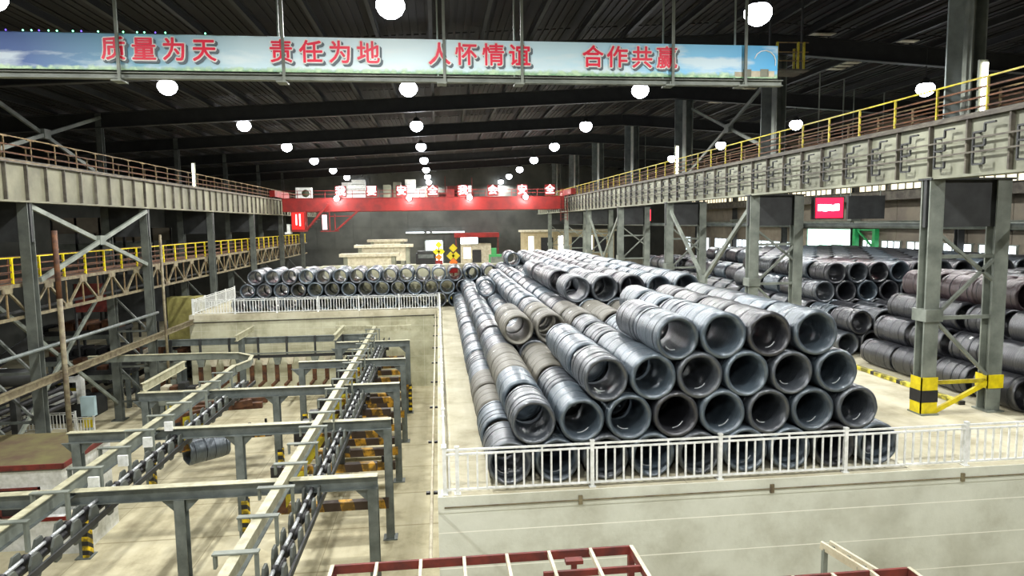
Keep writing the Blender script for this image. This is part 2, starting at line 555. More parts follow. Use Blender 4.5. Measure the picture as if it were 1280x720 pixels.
# ------------------------------------------------------------------ columns
def right_column(y, i):
    t = thing('steel_column', 'two-legged laced steel column on the right of the bay, %s from the front%s' % (ORD[i], ', yellow and black foot' if i == 1 else ''), 'column', (XR, y, 0), 'right-hand columns')
    x2 = XR + 2.35
    for x in (XR, x2):
        MB().ibeam((x, y, 0), (x, y, GB), .5, .42, .05, (0, 1, 0)).box(x - .3, x + .3, y - .35, y + .35, 0, .05).build('leg', m_steel, t)
    cp = MB().box(XR - .27, x2 + .27, y - .06, y + .06, 6.15, GB).box(XR - .3, x2 + .3, y - .3, y + .3, GB - .06, GB).build('head_plate', m_steel_dark, t)
    for k, z in enumerate((1.05, 3.2, 5.2)):
        MB().bar((XR + .2, y - .12, z), (x2 - .2, y - .12, z), .1, .12).build('strut', m_yellow if k == 0 and i == 1 else m_steel, t)
    for a, b, za, zb in ((XR, x2, 3.1, 1.2), (XR, x2, 3.3, 5.1), (XR, x2, 5.9, 4.4)):
        MB().bar((a + .2, y - .14, za), (b - .2, y - .14, zb), .09, .12, (0, 1, 0)).build('lacing', m_steel, t)
    MB().box(XR - .3, XR + .3, y - .33, y + .33, 3.1, 3.5).build('splice_plate', m_steel, t)
    if i == 1:
        for x in (XR, x2):
            zg = .05 if x == XR else .8
            f = MB().box(x - .29, x + .29, y - .26, y - .22, zg, 1.25).box(x - .29, x - .26, y - .26, y + .26, zg, 1.25).build('foot_guard', m_yellow_bright, t)
            if x == XR:
                MB().box(x - .3, x + .3, y - .27, y - .25, .42, .82).box(x - .3, x - .28, y - .27, y + .27, .42, .82).build('black_band', m_black, f)
        MB().bar((XR + .25, y - .2, .1), (x2 - .25, y - .2, 1.0), .1, .14).build('yellow_stay', m_yellow_bright, t)
    # upper shaft carrying the roof
    MB().ibeam((XR + 1.4, y + .5, GB), (XR + 1.4, y + .5, roof_z(x2) - .3), .9, .5, .05, (1, 0, 0)).build('upper_shaft', m_steel, t)
    MB().box(XR + .42, XR + .96, y + .2, y + .26, 9.3, 14.9).build('upper_flange', mat('flange_pale', (150, 160, 160), (124, 134, 132)) if i == 1 else m_steel_blue, t)
    return t


def left_column(y, i):
    t = thing('steel_column', 'two-legged steel column on the left of the bay, %s from the front' % ORD[i], 'column', (XL, y, PZ), 'left-hand columns')
    x2 = XL - 2.3
    for x in (XL, x2):
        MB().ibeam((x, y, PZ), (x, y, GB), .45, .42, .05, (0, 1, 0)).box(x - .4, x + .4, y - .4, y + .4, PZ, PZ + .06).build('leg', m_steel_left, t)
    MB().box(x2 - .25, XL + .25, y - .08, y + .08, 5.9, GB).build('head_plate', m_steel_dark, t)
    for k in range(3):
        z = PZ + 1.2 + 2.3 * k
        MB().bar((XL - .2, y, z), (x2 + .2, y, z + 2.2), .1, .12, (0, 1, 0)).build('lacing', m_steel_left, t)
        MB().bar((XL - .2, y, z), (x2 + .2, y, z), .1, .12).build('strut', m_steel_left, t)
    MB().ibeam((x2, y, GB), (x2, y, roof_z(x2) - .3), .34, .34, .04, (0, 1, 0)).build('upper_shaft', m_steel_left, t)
    return t


for k in range(7):
    right_column(COLY[k], k + 1)
    if k:
        left_column(COLY[k], k)


def brace(x, y0, y1, z0, z1, kind, label, w=.22):
    t = thing('cross_brace', label, 'brace', (x, (y0 + y1) / 2, min(z0, z1)))
    if kind == 'x':
        MB().bar((x, y0, z1), (x, y1, z0), w * .6, w).build('bar', m_steel, t)
        MB().bar((x + .16, y0, z0), (x + .16, y1, z1), w * .6, w).build('bar', m_steel, t)
        MB().box(x - .05, x + .25, (y0 + y1) / 2 - .3, (y0 + y1) / 2 + .3, (z0 + z1) / 2 - .25, (z0 + z1) / 2 + .25).build('gusset', m_steel, t)
    else:
        ym = (y0 + y1) / 2
        MB().bar((x, y0, z1), (x, ym, z0), w * .7, w).build('bar', m_steel, t)
        MB().bar((x, ym, z0), (x, y1, z1), w * .7, w).build('bar', m_steel, t)
        MB().box(x - .08, x + .08, ym - .35, ym + .35, z0 - .2, z0 + .25).build('gusset', m_steel, t)
    return t


brace(XR, COLY[1] + .3, COLY[2] - .3, 2.9, 7.1, 'v', 'V-shaped steel brace between the second and third right-hand columns')
brace(XR, COLY[3] + .3, COLY[4] - .3, 2.9, 7.1, 'v', 'far V-shaped steel brace between the fourth and fifth right-hand columns')
brace(XL + .1, COLY[1] + .3, COLY[2] - .3, 4.15, 7.5, 'x', 'pale X-shaped brace under the left crane girder in front of the yellow railing')
brace(XL - 2.3, COLY[1] + .2, COLY[2] - .2, GT + .3, 13.3, 'x', 'dark X-shaped brace above the left crane girder', .2)
brace(XL - 2.3, COLY[1] + .2, COLY[2] - .2, PZ + 1.2, 3.6, 'x', 'dusty X-shaped brace low behind the first left-hand column', .2)
brace(XR + 1.3, COLY[1] + .2, COLY[2] - .2, GT + .3, 14.0, 'x', 'thin X-shaped brace above the right crane girder', .18)

# ------------------------------------------------------------------ crane girders with their plates
stif = MB().box(-.02, .16, -.03, .03, GB + .05 - GB, GT - .05 - GB).mesh('stiffener', m_flange)


def girder(side):
    x = XR - .05 if side == 'right' else XL + .15
    s = 1 if side == 'right' else -1       # the web faces the bay
    t = thing('crane_girder', ('long plate girder on the right with Z-shaped conductor brackets along its web' if side == 'right' else 'long plain plate girder on the left with vertical stiffeners along its web'), 'girder', (x, 60, GB))
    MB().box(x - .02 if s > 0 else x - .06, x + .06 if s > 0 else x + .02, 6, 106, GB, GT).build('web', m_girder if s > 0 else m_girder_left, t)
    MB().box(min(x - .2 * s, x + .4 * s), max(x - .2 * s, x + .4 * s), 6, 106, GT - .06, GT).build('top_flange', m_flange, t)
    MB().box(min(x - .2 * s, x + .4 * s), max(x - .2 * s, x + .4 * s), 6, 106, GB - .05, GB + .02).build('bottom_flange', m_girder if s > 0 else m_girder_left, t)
    MB().box(x + .1 * s - .05, x + .1 * s + .05, 6, 106, GT, GT + .14).build('crane_rail', m_flange, t)
    MB().box(min(x - .1 * s, x + 2.4 * s), max(x - .1 * s, x + 2.4 * s), 6, 106, GT + .0, GT + .05).build('walkway_deck', m_tan if s < 0 else m_flange, t)
    n = 63
    y = 8.0 if side == 'right' else 9.6
    zb = [(-.05, -.36, 1.38), (-.2, -.36, 1.38), (-.2, .0, 1.3), (-.2, .0, 1.02), (-.2, -.3, 1.0), (-.2, -.3, .86), (-.2, .3, .84), (-.2, .3, .36), (-.2, -.28, .34), (-.2, -.28, .2), (-.2, .1, .2)]
    bm = MB()
    for seg in (((-.36, 1.42), (.02, 1.42), (.02, 1.2), (.42, 1.2), (.42, .28), (.0, .28), (.0, .46)), ((-.0, .98), (.0, .8), (.42, .8))):
        for a, b in zip(seg, seg[1:]):
            bm.bar((-.2, a[0], a[1]), (-.2, b[0], b[1]), .05, .06, (1, 0, 0))
    for z in (1.2, .8, .3):
        bm.bar((0, .42, z), (-.22, .42, z), .05, .05)
    zbm = bm.mesh('conductor_bracket', m_steel_dark)
    for i in range(n):
        yy = y + 1.54 * i
        inst('stiffener', stif, t, (x - .0 * s, yy, GB), (0, 0, 0 if s < 0 else math.pi))
        if s > 0 and 14 < yy < 95:
            inst('conductor_bracket', zbm, t, (x - .03, yy + .75, GB))
    if s > 0:
        for z in (1.02, .62):
            MB().box(x - .27, x - .22, 8, 100, GB + z, GB + z + .05).build('conductor_bar', m_flange, t)
    return t


girder('right')
girder('left')


def railing(name, label, x, y0, y1, z, pitch, h, mp, mr, nrail=4, thick=.06, group=None, tee=False):
    t = thing(name, label, 'railing', (x, (y0 + y1) / 2, z), group)
    pm = MB().box(-thick / 2, thick / 2, -thick / 2, thick / 2, 0, h)
    if tee:
        pm.box(-.03, .03, -.28, .28, h - .06, h)
    pm = pm.mesh('post', mp)
    n = int((y1 - y0) / pitch)
    for i in range(n + 1):
        inst('post', pm, t, (x, y0 + i * pitch, z))
    for k in range(nrail):
        zz = z + h - k * h / nrail
        MB().box(x - .025, x + .025, y0, y1, zz - .025, zz + .025).build('rail', mr if k else mp, t)
    MB().box(x - .01, x + .01, y0, y1, z, z + .12).build('toe_board', mr, t)
    return t


railing('walkway_railing', 'yellow railing on top of the right crane girder, along its inner edge', XR + .3, 8.5, 100, GT + .05, 2.03, 1.12, m_yellow, m_rust)
railing('walkway_railing', 'second, paler yellow railing on the right crane girder, set back behind the first', XR + 2.25, 8.2, 100, GT + .05, 2.03, 1.12, m_tan, m_rust)
railing('walkway_railing', 'rusty railing on top of the left crane girder, inner row', XL - .2, 22, 100, GT + .05, 2.0, 1.12, m_tan, m_rust, 3, .05, None, True)
railing('walkway_railing', 'rusty railing on the left crane girder, outer row behind the first', XL - 2.1, 21, 100, GT + .05, 2.0, 1.12, m_tan, m_rust, 3, .05, None, True)

# lower walkway carried by a lattice girder
t = thing('lattice_walkway', 'lattice girder walkway below the left crane girder, with zigzag members', 'walkway', (XL + .3, 60, 2.6))
xw = XL - .36
MB().box(xw - 1.62, xw + .02, 24, 100, 3.9, 3.96).build('deck', m_flange, t)
MB().box(xw - .06, xw + .06, 24, 100, 3.88, 4.04).build('top_chord', m_truss, t)
MB().box(xw - .06, xw + .06, 24, 100, 2.43, 2.57).build('bottom_chord', m_truss, t)
MB().box(xw - 1.62, xw - 1.5, 24, 100, 2.43, 2.57).build('bottom_chord', m_steel_dark, t)
d1_ = MB().bar((0, -1.6, 0), (0, 0, 1.34), .1, .09).mesh('diagonal', m_truss)
d2_ = MB().bar((0, 0, 1.34), (0, 1.6, 0), .1, .09).mesh('diagonal', m_truss)
vt_ = MB().box(-.03, .03, -.03, .03, 0, 1.34).mesh('upright', m_tan)
gs_ = MB().box(-.03, .03, -.35, .35, 0, .22).mesh('gusset', m_truss)
for i in range(23):
    y = 25.2 + 3.2 * i
    inst('diagonal', d1_, t, (xw, y, 2.5))
    inst('diagonal', d2_, t, (xw, y, 2.5))
    inst('upright', vt_, t, (xw, y + 1.6, 2.5))
    inst('upright', vt_, t, (xw, y, 2.5))
    inst('gusset', gs_, t, (xw + .04, y + 1.6, 2.5))
    inst('gusset', gs_, t, (xw + .04, y, 3.66))
railing('walkway_railing', 'bright yellow railing of the lattice walkway on the left', xw - .1, 26, 100, 3.96, 2.1, 1.25, m_yellow_bright, m_rust, 4, .09)
railing('walkway_railing', 'tan railing along the back of the left lattice walkway', xw - 1.5, 26, 100, 3.96, 2.1, 1.2, m_rust, m_rust, 3, .05)
t = thing('pipe_post', 'pale rust-topped pipe post beside the first left-hand column', 'pipe', (XL + .75, 33.6, PZ))
MB().tube((XL + .75, 33.6, PZ), (XL + .75, 33.6, 3.2), .12, 10).build('pipe', m_truss, t, True)
MB().tube((XL + .75, 33.6, 3.2), (XL + .75, 33.6, 6.4), .12, 10).build('rusty_length', m_rust, t, True)
t = thing('pipe_post', 'thin pale pipe post in front of the second left-hand column', 'pipe', (XL + .75, 45.6, PZ))
MB().tube((XL + .75, 45.6, PZ), (XL + .75, 45.6, 6.0), .09, 8).build('pipe', m_truss, t, True)
tag(MB().ibeam((XL + .5, 26, -.45), (XL + .5, 51.2, -.45), .22, .34).build('runway_beam', m_truss), 'long pale beam running back below the left lattice walkway', 'beam')
tag(MB().tube((XL + .4, 25, 1.05), (XL + .4, 45.4, 1.0), .09, 8).build('service_pipe', m_steel_blue, None, True), 'thin blue-grey pipe running back above the long pale beam', 'pipe')
t = thing('service_pipe', 'blue-grey pipe along the right-hand columns at eye level', 'pipe', (XR + 2.85, 50, 6.0))
MB().tube((XR + 2.85, 10, 6.14), (XR + 2.85, 98, 6.14), .12, 10).build('pipe', m_steel_blue, t, True)
for k in range(7):
    MB().box(XR + 2.5, XR + 2.95, COLY[k] - .05, COLY[k] + .05, 5.98, 6.04).build('bracket', m_steel_dark, t)
for k, (x, y, z, h, lb) in enumerate(((XR + 1.0, 19.6, 9.7, 1.5, 'bright upright tube lamp beside the first right-hand column'), (XR + .5, 45.2, 9.6, 1.9, 'bright upright tube lamp beside the third right-hand column'), (XL - .5, 56, 9.6, 1.8, 'pale upright tube lamp on the left crane girder'))):
    t = thing('tube_lamp', lb, 'lamp', (x, y, z - .2))
    MB().tube((x, y, z), (x, y, z + h), .08, 8).build('tube', m_tube, t, True)
    MB().box(x - .14, x + .14, y + .06, y + .14, z - .23, z + h + .1).build('holder', m_steel, t)

# ------------------------------------------------------------------ banner hung from the roof
def banner_mat():
    M = bpy.data.materials.new('banner_print_and_shade')
    M.use_nodes = True
    t = M.node_tree
    b = t.nodes['Principled BSDF']
    b.inputs['Roughness'].default_value = .5
    L = t.links.new
    g = t.nodes.new('ShaderNodeNewGeometry')
    sx = t.nodes.new('ShaderNodeSeparateXYZ')
    L(g.outputs['Position'], sx.inputs[0])
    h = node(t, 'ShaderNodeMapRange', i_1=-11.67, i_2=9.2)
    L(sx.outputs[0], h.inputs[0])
    sky = ramp(t, [(0, lin((60, 84, 150))), (.1, lin((62, 96, 156))), (.22, lin((112, 168, 192))), (.34, lin((196, 222, 232))), (.5, lin((216, 236, 242))), (.74, lin((196, 228, 240))), (.86, lin((130, 200, 236))), (1, lin((70, 170, 226)))])  # print blue darkened at the left to paint in the dim lighting there
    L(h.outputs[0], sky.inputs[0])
    v = node(t, 'ShaderNodeMapRange', i_1=10.24, i_2=11.06)
    L(sx.outputs[2], v.inputs[0])
    mp = node(t, 'ShaderNodeMapping')
    mp.inputs['Scale'].default_value = (.48, 1, 1.8)
    L(g.outputs['Position'], mp.inputs[0])
    nz = node(t, 'ShaderNodeTexNoise', i_Scale=1.4, i_Detail=5.0)
    L(mp.outputs[0], nz.inputs['Vector'])
    cl = node(t, 'ShaderNodeMath', operation='SUBTRACT')
    L(nz.outputs['Fac'], cl.inputs[0])
    vs = node(t, 'ShaderNodeMath', operation='MULTIPLY')
    vs.inputs[1].default_value = .3
    L(v.outputs[0], vs.inputs[0])
    L(vs.outputs[0], cl.inputs[1])
    cr = ramp(t, [(.36, (0, 0, 0, 1)), (.5, (.75, .75, .75, 1))])
    L(cl.outputs[0], cr.inputs[0])
    m1 = node(t, 'ShaderNodeMix', data_type='RGBA')
    L(cr.outputs[0], m1.inputs['Factor'])
    L(sky.outputs[0], m1.inputs[6])
    m1.inputs[7].default_value = lin((222, 236, 240))
    n2 = node(t, 'ShaderNodeTexNoise', i_Scale=7.0, i_Detail=6.0)
    L(g.outputs['Position'], n2.inputs['Vector'])
    gs = node(t, 'ShaderNodeMath', operation='MULTIPLY')
    gs.inputs[1].default_value = .3
    L(n2.outputs['Fac'], gs.inputs[0])
    df = node(t, 'ShaderNodeMath', operation='SUBTRACT')
    L(gs.outputs[0], df.inputs[0])
    L(v.outputs[0], df.inputs[1])
    gr = ramp(t, [(.0, (0, 0, 0, 1)), (.1, (1, 1, 1, 1))])
    L(df.outputs[0], gr.inputs[0])
    gc = ramp(t, [(.35, lin((96, 150, 104))), (.65, lin((188, 216, 178)))])
    L(n2.outputs['Fac'], gc.inputs[0])
    m2 = node(t, 'ShaderNodeMix', data_type='RGBA')
    L(gr.outputs[0], m2.inputs['Factor'])
    L(m1.outputs[2], m2.inputs[6])
    L(gc.outputs[0], m2.inputs[7])
    L(m2.outputs[2], b.inputs['Base Color'])
    return M


m_char = mat('char_red', (226, 24, 62), rough=.5)
m_shadow = mat('char_shadow', (92, 104, 112), rough=.6)
BY = 17.5
KX = BY / 24.0     # the banner's lengths were first measured for a 24 m distance


def kx(x):
    return x * KX


def kz(z):
    return 6.5 + (z - 6.5) * KX

BN = thing('slogan_banner', 'wide sky-blue banner with red Chinese slogan hung across the bay', 'banner', (kx(-1.6), BY, kz(11.5)))
_c = [(kx(-16.2), kz(11.68)), (kx(12.45), kz(11.6)), (kx(12.45), kz(12.74)), (kx(-16.2), kz(12.84))]
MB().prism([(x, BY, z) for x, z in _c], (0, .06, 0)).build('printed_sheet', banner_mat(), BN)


def char(ch, x, z, size, parent, y, mt, bold=.012, shadow=True):
    """A flat cut letter: the glyph outline as a mesh, thickened by shifted copies; outline and shadow plates behind it."""
    c = bpy.data.curves.new('character', 'FONT')
    c.body, c.size, c.extrude, c.align_x, c.align_y, c.resolution_u = ch, size, .004, 'CENTER', 'CENTER', 3
    tmp = bpy.data.objects.new('character', c)
    me = bpy.data.meshes.new_from_object(tmp)
    V = [tuple(v.co) for v in me.vertices]
    F = [tuple(p.vertices) for p in me.polygons]
    bpy.data.objects.remove(tmp)
    bpy.data.meshes.remove(me)
    bpy.data.curves.remove(c)

    def plate(nm, mm, w, dx, dz, yy, par):
        mb = MB()
        n = 8 if w > .02 else 4
        for i in range(n):
            a, b = w * math.cos(6.2832 * i / n + .4), w * math.sin(6.2832 * i / n + .4)
            mb.add([(p[0] + a + x + dx, yy - p[2] - .0011 * i, p[1] + b + z + dz) for p in V], F)
        return mb.build(nm, mm, par)
    o = plate('character', mt, bold, 0, 0, y, parent)
    if shadow:
        plate('character_outline', m_white, bold + .03, 0, 0, y + .016, o)
        plate('character_shadow', m_shadow, bold + .03, .05, -.05, y + .028, o)
    return o


for ch, x in zip('质量为天责任为地人怀情谊合作共赢', (-10.4, -9.45, -8.5, -7.55, -5.08, -4.1, -3.14, -2.2, .2, 1.12, 2.06, 2.98, 5.58, 6.46, 7.36, 8.27)):
    char(ch, kx(x), kz(12.24 - .0035 * (x + 1)), .575, BN, BY - .045, m_char, .011)
# printed picture at the right end: a pale arch and roofs
pq = MB()
for a in range(7):
    t0, t1 = math.pi * a / 7 - .3, math.pi * (a + 1) / 7 - .3
    pq.bar((kx(11.95) + .3 * math.cos(t0), BY - .012, kz(12.16) + .3 * math.sin(t0)), (kx(11.95) + .3 * math.cos(t1), BY - .012, kz(12.16) + .3 * math.sin(t1)), .02, .04, (0, 1, 0))
pq.build('printed_arch', m_white, BN)
for a, (x, w, h) in enumerate(((11.0, .25, .12), (11.3, .22, .19), (11.62, .25, .15), (11.95, .22, .2), (12.2, .18, .15))):
    MB().box(kx(x) - w / 2, kx(x) + w / 2, BY - .014, BY, kz(11.64), kz(11.64) + h).build('printed_house', (m_pale, m_girder)[a % 2], BN)
tag(MB().ibeam((kx(-16.4), BY + .06, kz(11.5)), (kx(12.65), BY + .06, kz(11.42)), .2, .15, .02).build('banner_beam', m_steel), 'grey beam under the whole length of the slogan banner', 'beam')
for k, x in enumerate((-10.23, -5.0, .36, 3.05, 8.47, 11.17)):
    x, zb = kx(x), kz(11.3)
    t = thing('hanger_rod', 'thin steel hanger rod crossing the banner, %s from the left' % ORD[k + 1], 'rod', (x, BY - .1, zb), 'banner hanger rods')
    MB().box(x - .035, x + .035, BY - .13, BY - .08, zb, roof_z(x)).build('rod', m_steel, t)
    MB().box(x - .18, x - .14, BY + .2, BY + .24, kz(11.5), roof_z(x)).build('rear_rod', m_steel, t)
    MB().box(x - .19, x + .05, BY - .14, BY + .25, zb - .02, zb + .02).build('foot', m_steel, t)
t = thing('string_light', 'string of tiny green and violet lights along the top left of the banner', 'light', (kx(-11), BY - .05, kz(12.8)))
MB().path([(kx(-15.9 + .8 * i), BY - .04, kz(12.86 - .03 * (i % 2) - .003 * i)) for i in range(14)], .008, 5).build('cable', m_black, t)
bd = MB().lathe([(-.022, .004), (0, .022), (.022, .004)], 8).mesh('bead', m_bead, True)
bdv = MB().lathe([(-.022, .004), (0, .022), (.022, .004)], 8).mesh('bead', m_beadv, True)
for k, px in enumerate((12, 58, 67, 85, 94, 111, 138, 165, 180, 188, 211, 255, 40, 75, 120, 200, 30)):
    x = (px - 547) * 24 / 842 + .85
    inst('bead', bd if k < 12 else bdv, t, (kx(x), BY - .07, kz(12.86 - .003 * (x + 16))))
# yellow platform cage by the banner's right end
t = thing('access_cage', 'small yellow railed platform high behind the right end of the banner', 'platform', (14.6, 27.5, 12.6))
MB().box(13.9, 15.4, 27, 28.2, 12.55, 12.62).build('deck', m_flange, t)
for x, y in ((14.0, 27.05), (14.9, 27.05), (15.15, 27.05), (14.0, 28.1), (15.3, 28.1)):
    MB().box(x - .04, x + .04, y - .04, y + .04, 12.6, 13.7).build('post', m_yellow, t)
for z in (12.95, 13.3, 13.68):
    MB().box(13.95, 15.35, 27.02, 27.06, z - .02, z + .02).build('rail', m_tan, t)
MB().box(15.3, 15.36, 27.5, 27.6, 12.5, roof_z(15) - .1).box(13.9, 13.96, 27.5, 27.6, 12.5, roof_z(14) - .1).build('hanger', m_steel_dark, t)

# ------------------------------------------------------------------ overhead travelling crane
CY = 80.0
t = thing('bridge_crane', 'red overhead travelling crane spanning the far part of the bay', 'crane', (-1.3, CY, 8.0))
for y in (CY, CY + 4.2):
    MB().box(-17.6, 15.1, y, y + 1.1, 8.1, 9.5).build('box_girder', m_red, t)
    MB().box(-17.6, 15.1, y - .12, y + 1.2, 8.02, 8.12).build('girder_flange', m_red, t)
    MB().box(-17.6, 15.1, y - .12, y + 1.2, 9.5, 9.56).build('girder_flange', m_red, t)
for x in (XL + .1, XR + .1):
    MB().box(x - .3, x + .3, CY - 1.2, CY + 6.2, 9.7, 10.4).build('end_carriage', m_red, t)
    for y in (CY - .8, CY + 1.2, CY + 4, CY + 5.8):
        MB().lathe([(-.08, .01), (-.08, .2), (.08, .2), (.08, .01)], 14, (x, y, 9.76), 'x').build('wheel', m_black, t, True)
for z in (9.95, 10.35):
    MB().box(-17.6, 15.1, CY - .1, CY - .06, z, z + .05).build('handrail', m_red, t)
pm = MB().box(-.03, .03, -.03, .03, 0, .85).mesh('rail_post', m_red)
for k in range(22):
    inst('rail_post', pm, t, (-17.4 + 1.54 * k, CY - .08, 9.54))
cab = [(-15.2, 1.75, 1.2, m_white), (-10.3, 1.15, 1.75, m_white), (-9.0, 1.5, 2.05, m_white), (-5.75, .85, 1.45, m_girder), (-4.6, .85, 1.75, m_girder), (-3.05, 1.2, 2.05, m_white), (-1.9, 1.0, 1.0, m_white), (-.7, 1.1, 1.05, m_pale), (1.6, .9, .9, m_red), (3.3, 1.5, 1.3, m_white)]
for x, w, h, mm in cab:
    c = MB().box(x - w / 2, x + w / 2, CY + .05, CY + .95, 9.56, 9.56 + h).build('electric_cabinet', mm, t)
    for j in range(1, int(h / .5)):
        MB().box(x - w / 2, x + w / 2, CY + .02, CY + .05, 9.56 + .5 * j - .02, 9.56 + .5 * j + .02).build('louvre', m_steel_dark, c)
MB().lathe([(0, .01), (0, .42), (.1, .42), (.1, .01)], 20, (-14.95, CY - .06, 10.1), 'y').build('cable_wheel', mat('wheel_green', (60, 70, 52)), t, True)
trl = MB().box(.2, 4.4, CY + .6, CY + 4.8, 9.6, 10.1).box(1.2, 3.2, CY + 1.6, CY + 3.4, 10.1, 10.9).build('trolley', m_redox, t)
MB().tube((1.0, CY + 2, 10.1), (1.0, CY + 2, 12.1), .05, 6).tube((4.2, CY + 2, 10.1), (4.2, CY + 2, 11.9), .08, 6).build('mast', m_redox, t)
cb = MB().box(-16.4, -14.9, CY - 1.4, CY + .2, 5.75, 8.0).build('operator_cab', m_red, t)
MB().box(-16.3, -15.0, CY - 1.46, CY - 1.4, 6.0, 7.9).build('cab_sign', mat('cab_sign_red', (235, 20, 14), emit=(235, 16, 10), es=.45), cb)
MB().box(-15.9, -15.75, CY - 1.49, CY - 1.46, 6.5, 7.7).box(-15.5, -15.35, CY - 1.49, CY - 1.46, 6.4, 7.75).build('sign_stripe', m_neon, cb)
MB().box(-17.2, -16.55, CY - 1.2, CY - .4, 5.5, 5.7).box(-16.95, -16.6, CY - 1.2, CY - .4, 5.7, 6.6).build('cab_lamp_box', m_white, t)
for xa, xb in ((-15.0, -12.4), (-11.6, -9.0)):
    for y in (CY - .9, CY - .2):
        MB().bar((xa, y, 5.8), (xb, y, 8.9 if xa < -14 else 8.1), .1, .16).build('stair_stringer', m_red, t)
    for j in range(8):
        f = j / 8 + .06
        MB().box(xa + (xb - xa) * f - .12, xa + (xb - xa) * f + .12, CY - .9, CY - .2, 5.8 + f * 2.3 - .02, 5.8 + f * 2.3 + .02).build('tread', m_red, t)
MB().box(-13.3, -12.6, CY - .9, CY - .2, 5.7, 5.8).box(-13.2, -11.2, CY - .95, CY - .85, 5.7, 5.8).box(-12.3, -12.2, CY - .9, CY - .8, 5.8, 8.1).box(-11.7, -11.6, CY - .9, CY - .8, 5.8, 7.7).box(-12.3, -9.9, CY - .9, CY - .8, 7.4, 7.5).build('landing', m_red, t)
MB().box(-13.05, -12.55, CY - .98, CY - .92, 5.95, 7.6).build('lit_panel', m_neon, t)
for x in (14.6, 15.4):
    MB().box(x, x + .07, CY - .3, CY - .23, 6.6, 9.5).build('ladder_rail', m_redox, t)
for j in range(8):
    MB().box(14.6, 15.4, CY - .3, CY - .24, 6.8 + .35 * j, 6.85 + .35 * j).build('rung', m_redox, t)
g_ = ORIG[t.name]
CR = t
for ch, px in zip('我要安全我会安全', (431, 468, 504, 542, 579, 616, 653, 688)):
    x = (px - 547) * 79.8 / 842
    MB().box(x - .62, x + .62, CY - .2, CY - .14, 9.62, 10.9).build('character_board', m_red, CR)
    char(ch, x, 10.26, 1.15, CR, CY - .22, m_neon, .03, False)
fl = MB().lathe([(-.1, .01), (-.1, .3), (.12, .2), (.14, .01)], 14, (0, 0, 0), 'y').mesh('lens', m_lens, True)
for px in (426, 513, 587, 657):
    x = (px - 547) * 79.5 / 842
    t = thing('floodlight', 'floodlight on the front of the red crane girder, %s from the left' % ORD[(426, 513, 587, 657).index(px) + 1], 'lamp', (x, CY - .45, 9.45), 'crane floodlights')
    inst('lens', fl, t, (x, CY - .55, 9.45))
    MB().box(x - .25, x + .25, CY - .44, CY - .12, 9.25, 9.65).build('housing', m_black, t)
    ld = bpy.data.lights.new('bulb', 'POINT')
    ld.energy = FLOOD_W
    ld.shadow_soft_size = .15
    lo = bpy.data.objects.new('bulb', ld)
    COL.objects.link(lo)
    lo.parent = t
    lo.location = (0, -.75, -.2)

# ------------------------------------------------------------------ wire coils
CR_, CLEN = .585, 2.05


def coil_mesh(v, n=56, fine=True):
    q = random.Random(100 + v)
    L = CLEN - (.05, .3, .18, .42, .1, .34)[v % 6]
    dips = [L * f for f in (q.uniform(.1, .16), q.uniform(.35, .42), q.uniform(.6, .66), q.uniform(.86, .91))]
    sec = [q.uniform(-.016, .016) for _ in range(5)]
    ph = [q.uniform(0, 6.28) for _ in range(6)]
    ri = .452
    ys = sorted([.035 + (L - .07) * i / 24 for i in range(25)] + [d + e for d in dips for e in (-.028, 0, .028)]) if fine else [.02, .04, .07, L * .38, L * .4, L * .42, L * .7, L * .72, L - .07, L - .04, L - .02]
    prof = []
    for y in ys:
        k = sum(1 for d in dips if y > d)
        r = CR_ + sec[k] + (q.uniform(-.004, .006) if fine else 0)
        for d in dips:
            if abs(y - d) < .01 and fine:
                r -= .022
        prof.append((y, r))
    inner = [(L - .03, ri + .01), (L * .75, ri), (L * .4, ri + .012), (L * .2, ri), (.03, ri + .01), (0.0, ri + .05), (-.012, (ri + CR_) / 2), (.0, CR_ - .03)]
    prof = prof + [(L, CR_ - .03), (L + .01, (ri + CR_) / 2), (L, ri + .05)] + inner
    mb = MB()
    vs = []
    for i in range(n):
        t = 2 * math.pi * i / n
        for y, r in prof:
            w = 1 + .008 * math.sin(2 * t + ph[0] + y * .8) + .006 * math.sin(3 * t + ph[1] + y * 2.4) + .004 * math.sin(7 * t + ph[2] + 5 * y)
            yy = y + ((.012 * math.sin(3 * t + ph[3]) + .01 * math.sin(8 * t + ph[4])) if (y < .02 or y > L - .02) else 0)
            vs.append((r * w * math.cos(t), yy, r * w * math.sin(t) + CR_))
    k = len(prof)
    fs = [(i * k + a, ((i + 1) % n) * k + a, ((i + 1) % n) * k + (a + 1) % k, i * k + (a + 1) % k) for i in range(n) for a in range(k)]
    mb.add(vs, fs)
    return mb, dips, L


COILS = []
for v in range(6):
    mb, dips, L = coil_mesh(v)
    sm = [MB().lathe([(d - .014, CR_ - .02), (d - .014, CR_ - .004), (d + .014, CR_ - .004), (d + .014, CR_ - .02)], 40, (0, 0, CR_), 'y', True).mesh('strap', m_strap, True) for d in dips]
    q = random.Random(v)
    a0 = q.uniform(3.6, 4.6)
    tm = MB().path([(.36 * math.cos(a0 + .12 * i), .12 + .02 * i, CR_ + .36 * math.sin(a0 + .12 * i)) for i in range(9)], .014, 6).mesh('wire_tail', m_tail, True)
    gm = MB().prism([(-.06, dips[1] + .1, 0), (.06, dips[1] + .1, 0), (.06, dips[1] + .2, 0), (-.06, dips[1] + .2, 0)], (0, 0, .006)).mesh('paper_tag', m_tagm)
    COILS.append((mb.mesh('coil_body', m_coil[0], True), sm, tm, gm))
LOW = coil_mesh(9, 26, False)[0]
PILES = {}
cells = []     # (pile, layer, index, row, x, y, z, colour)


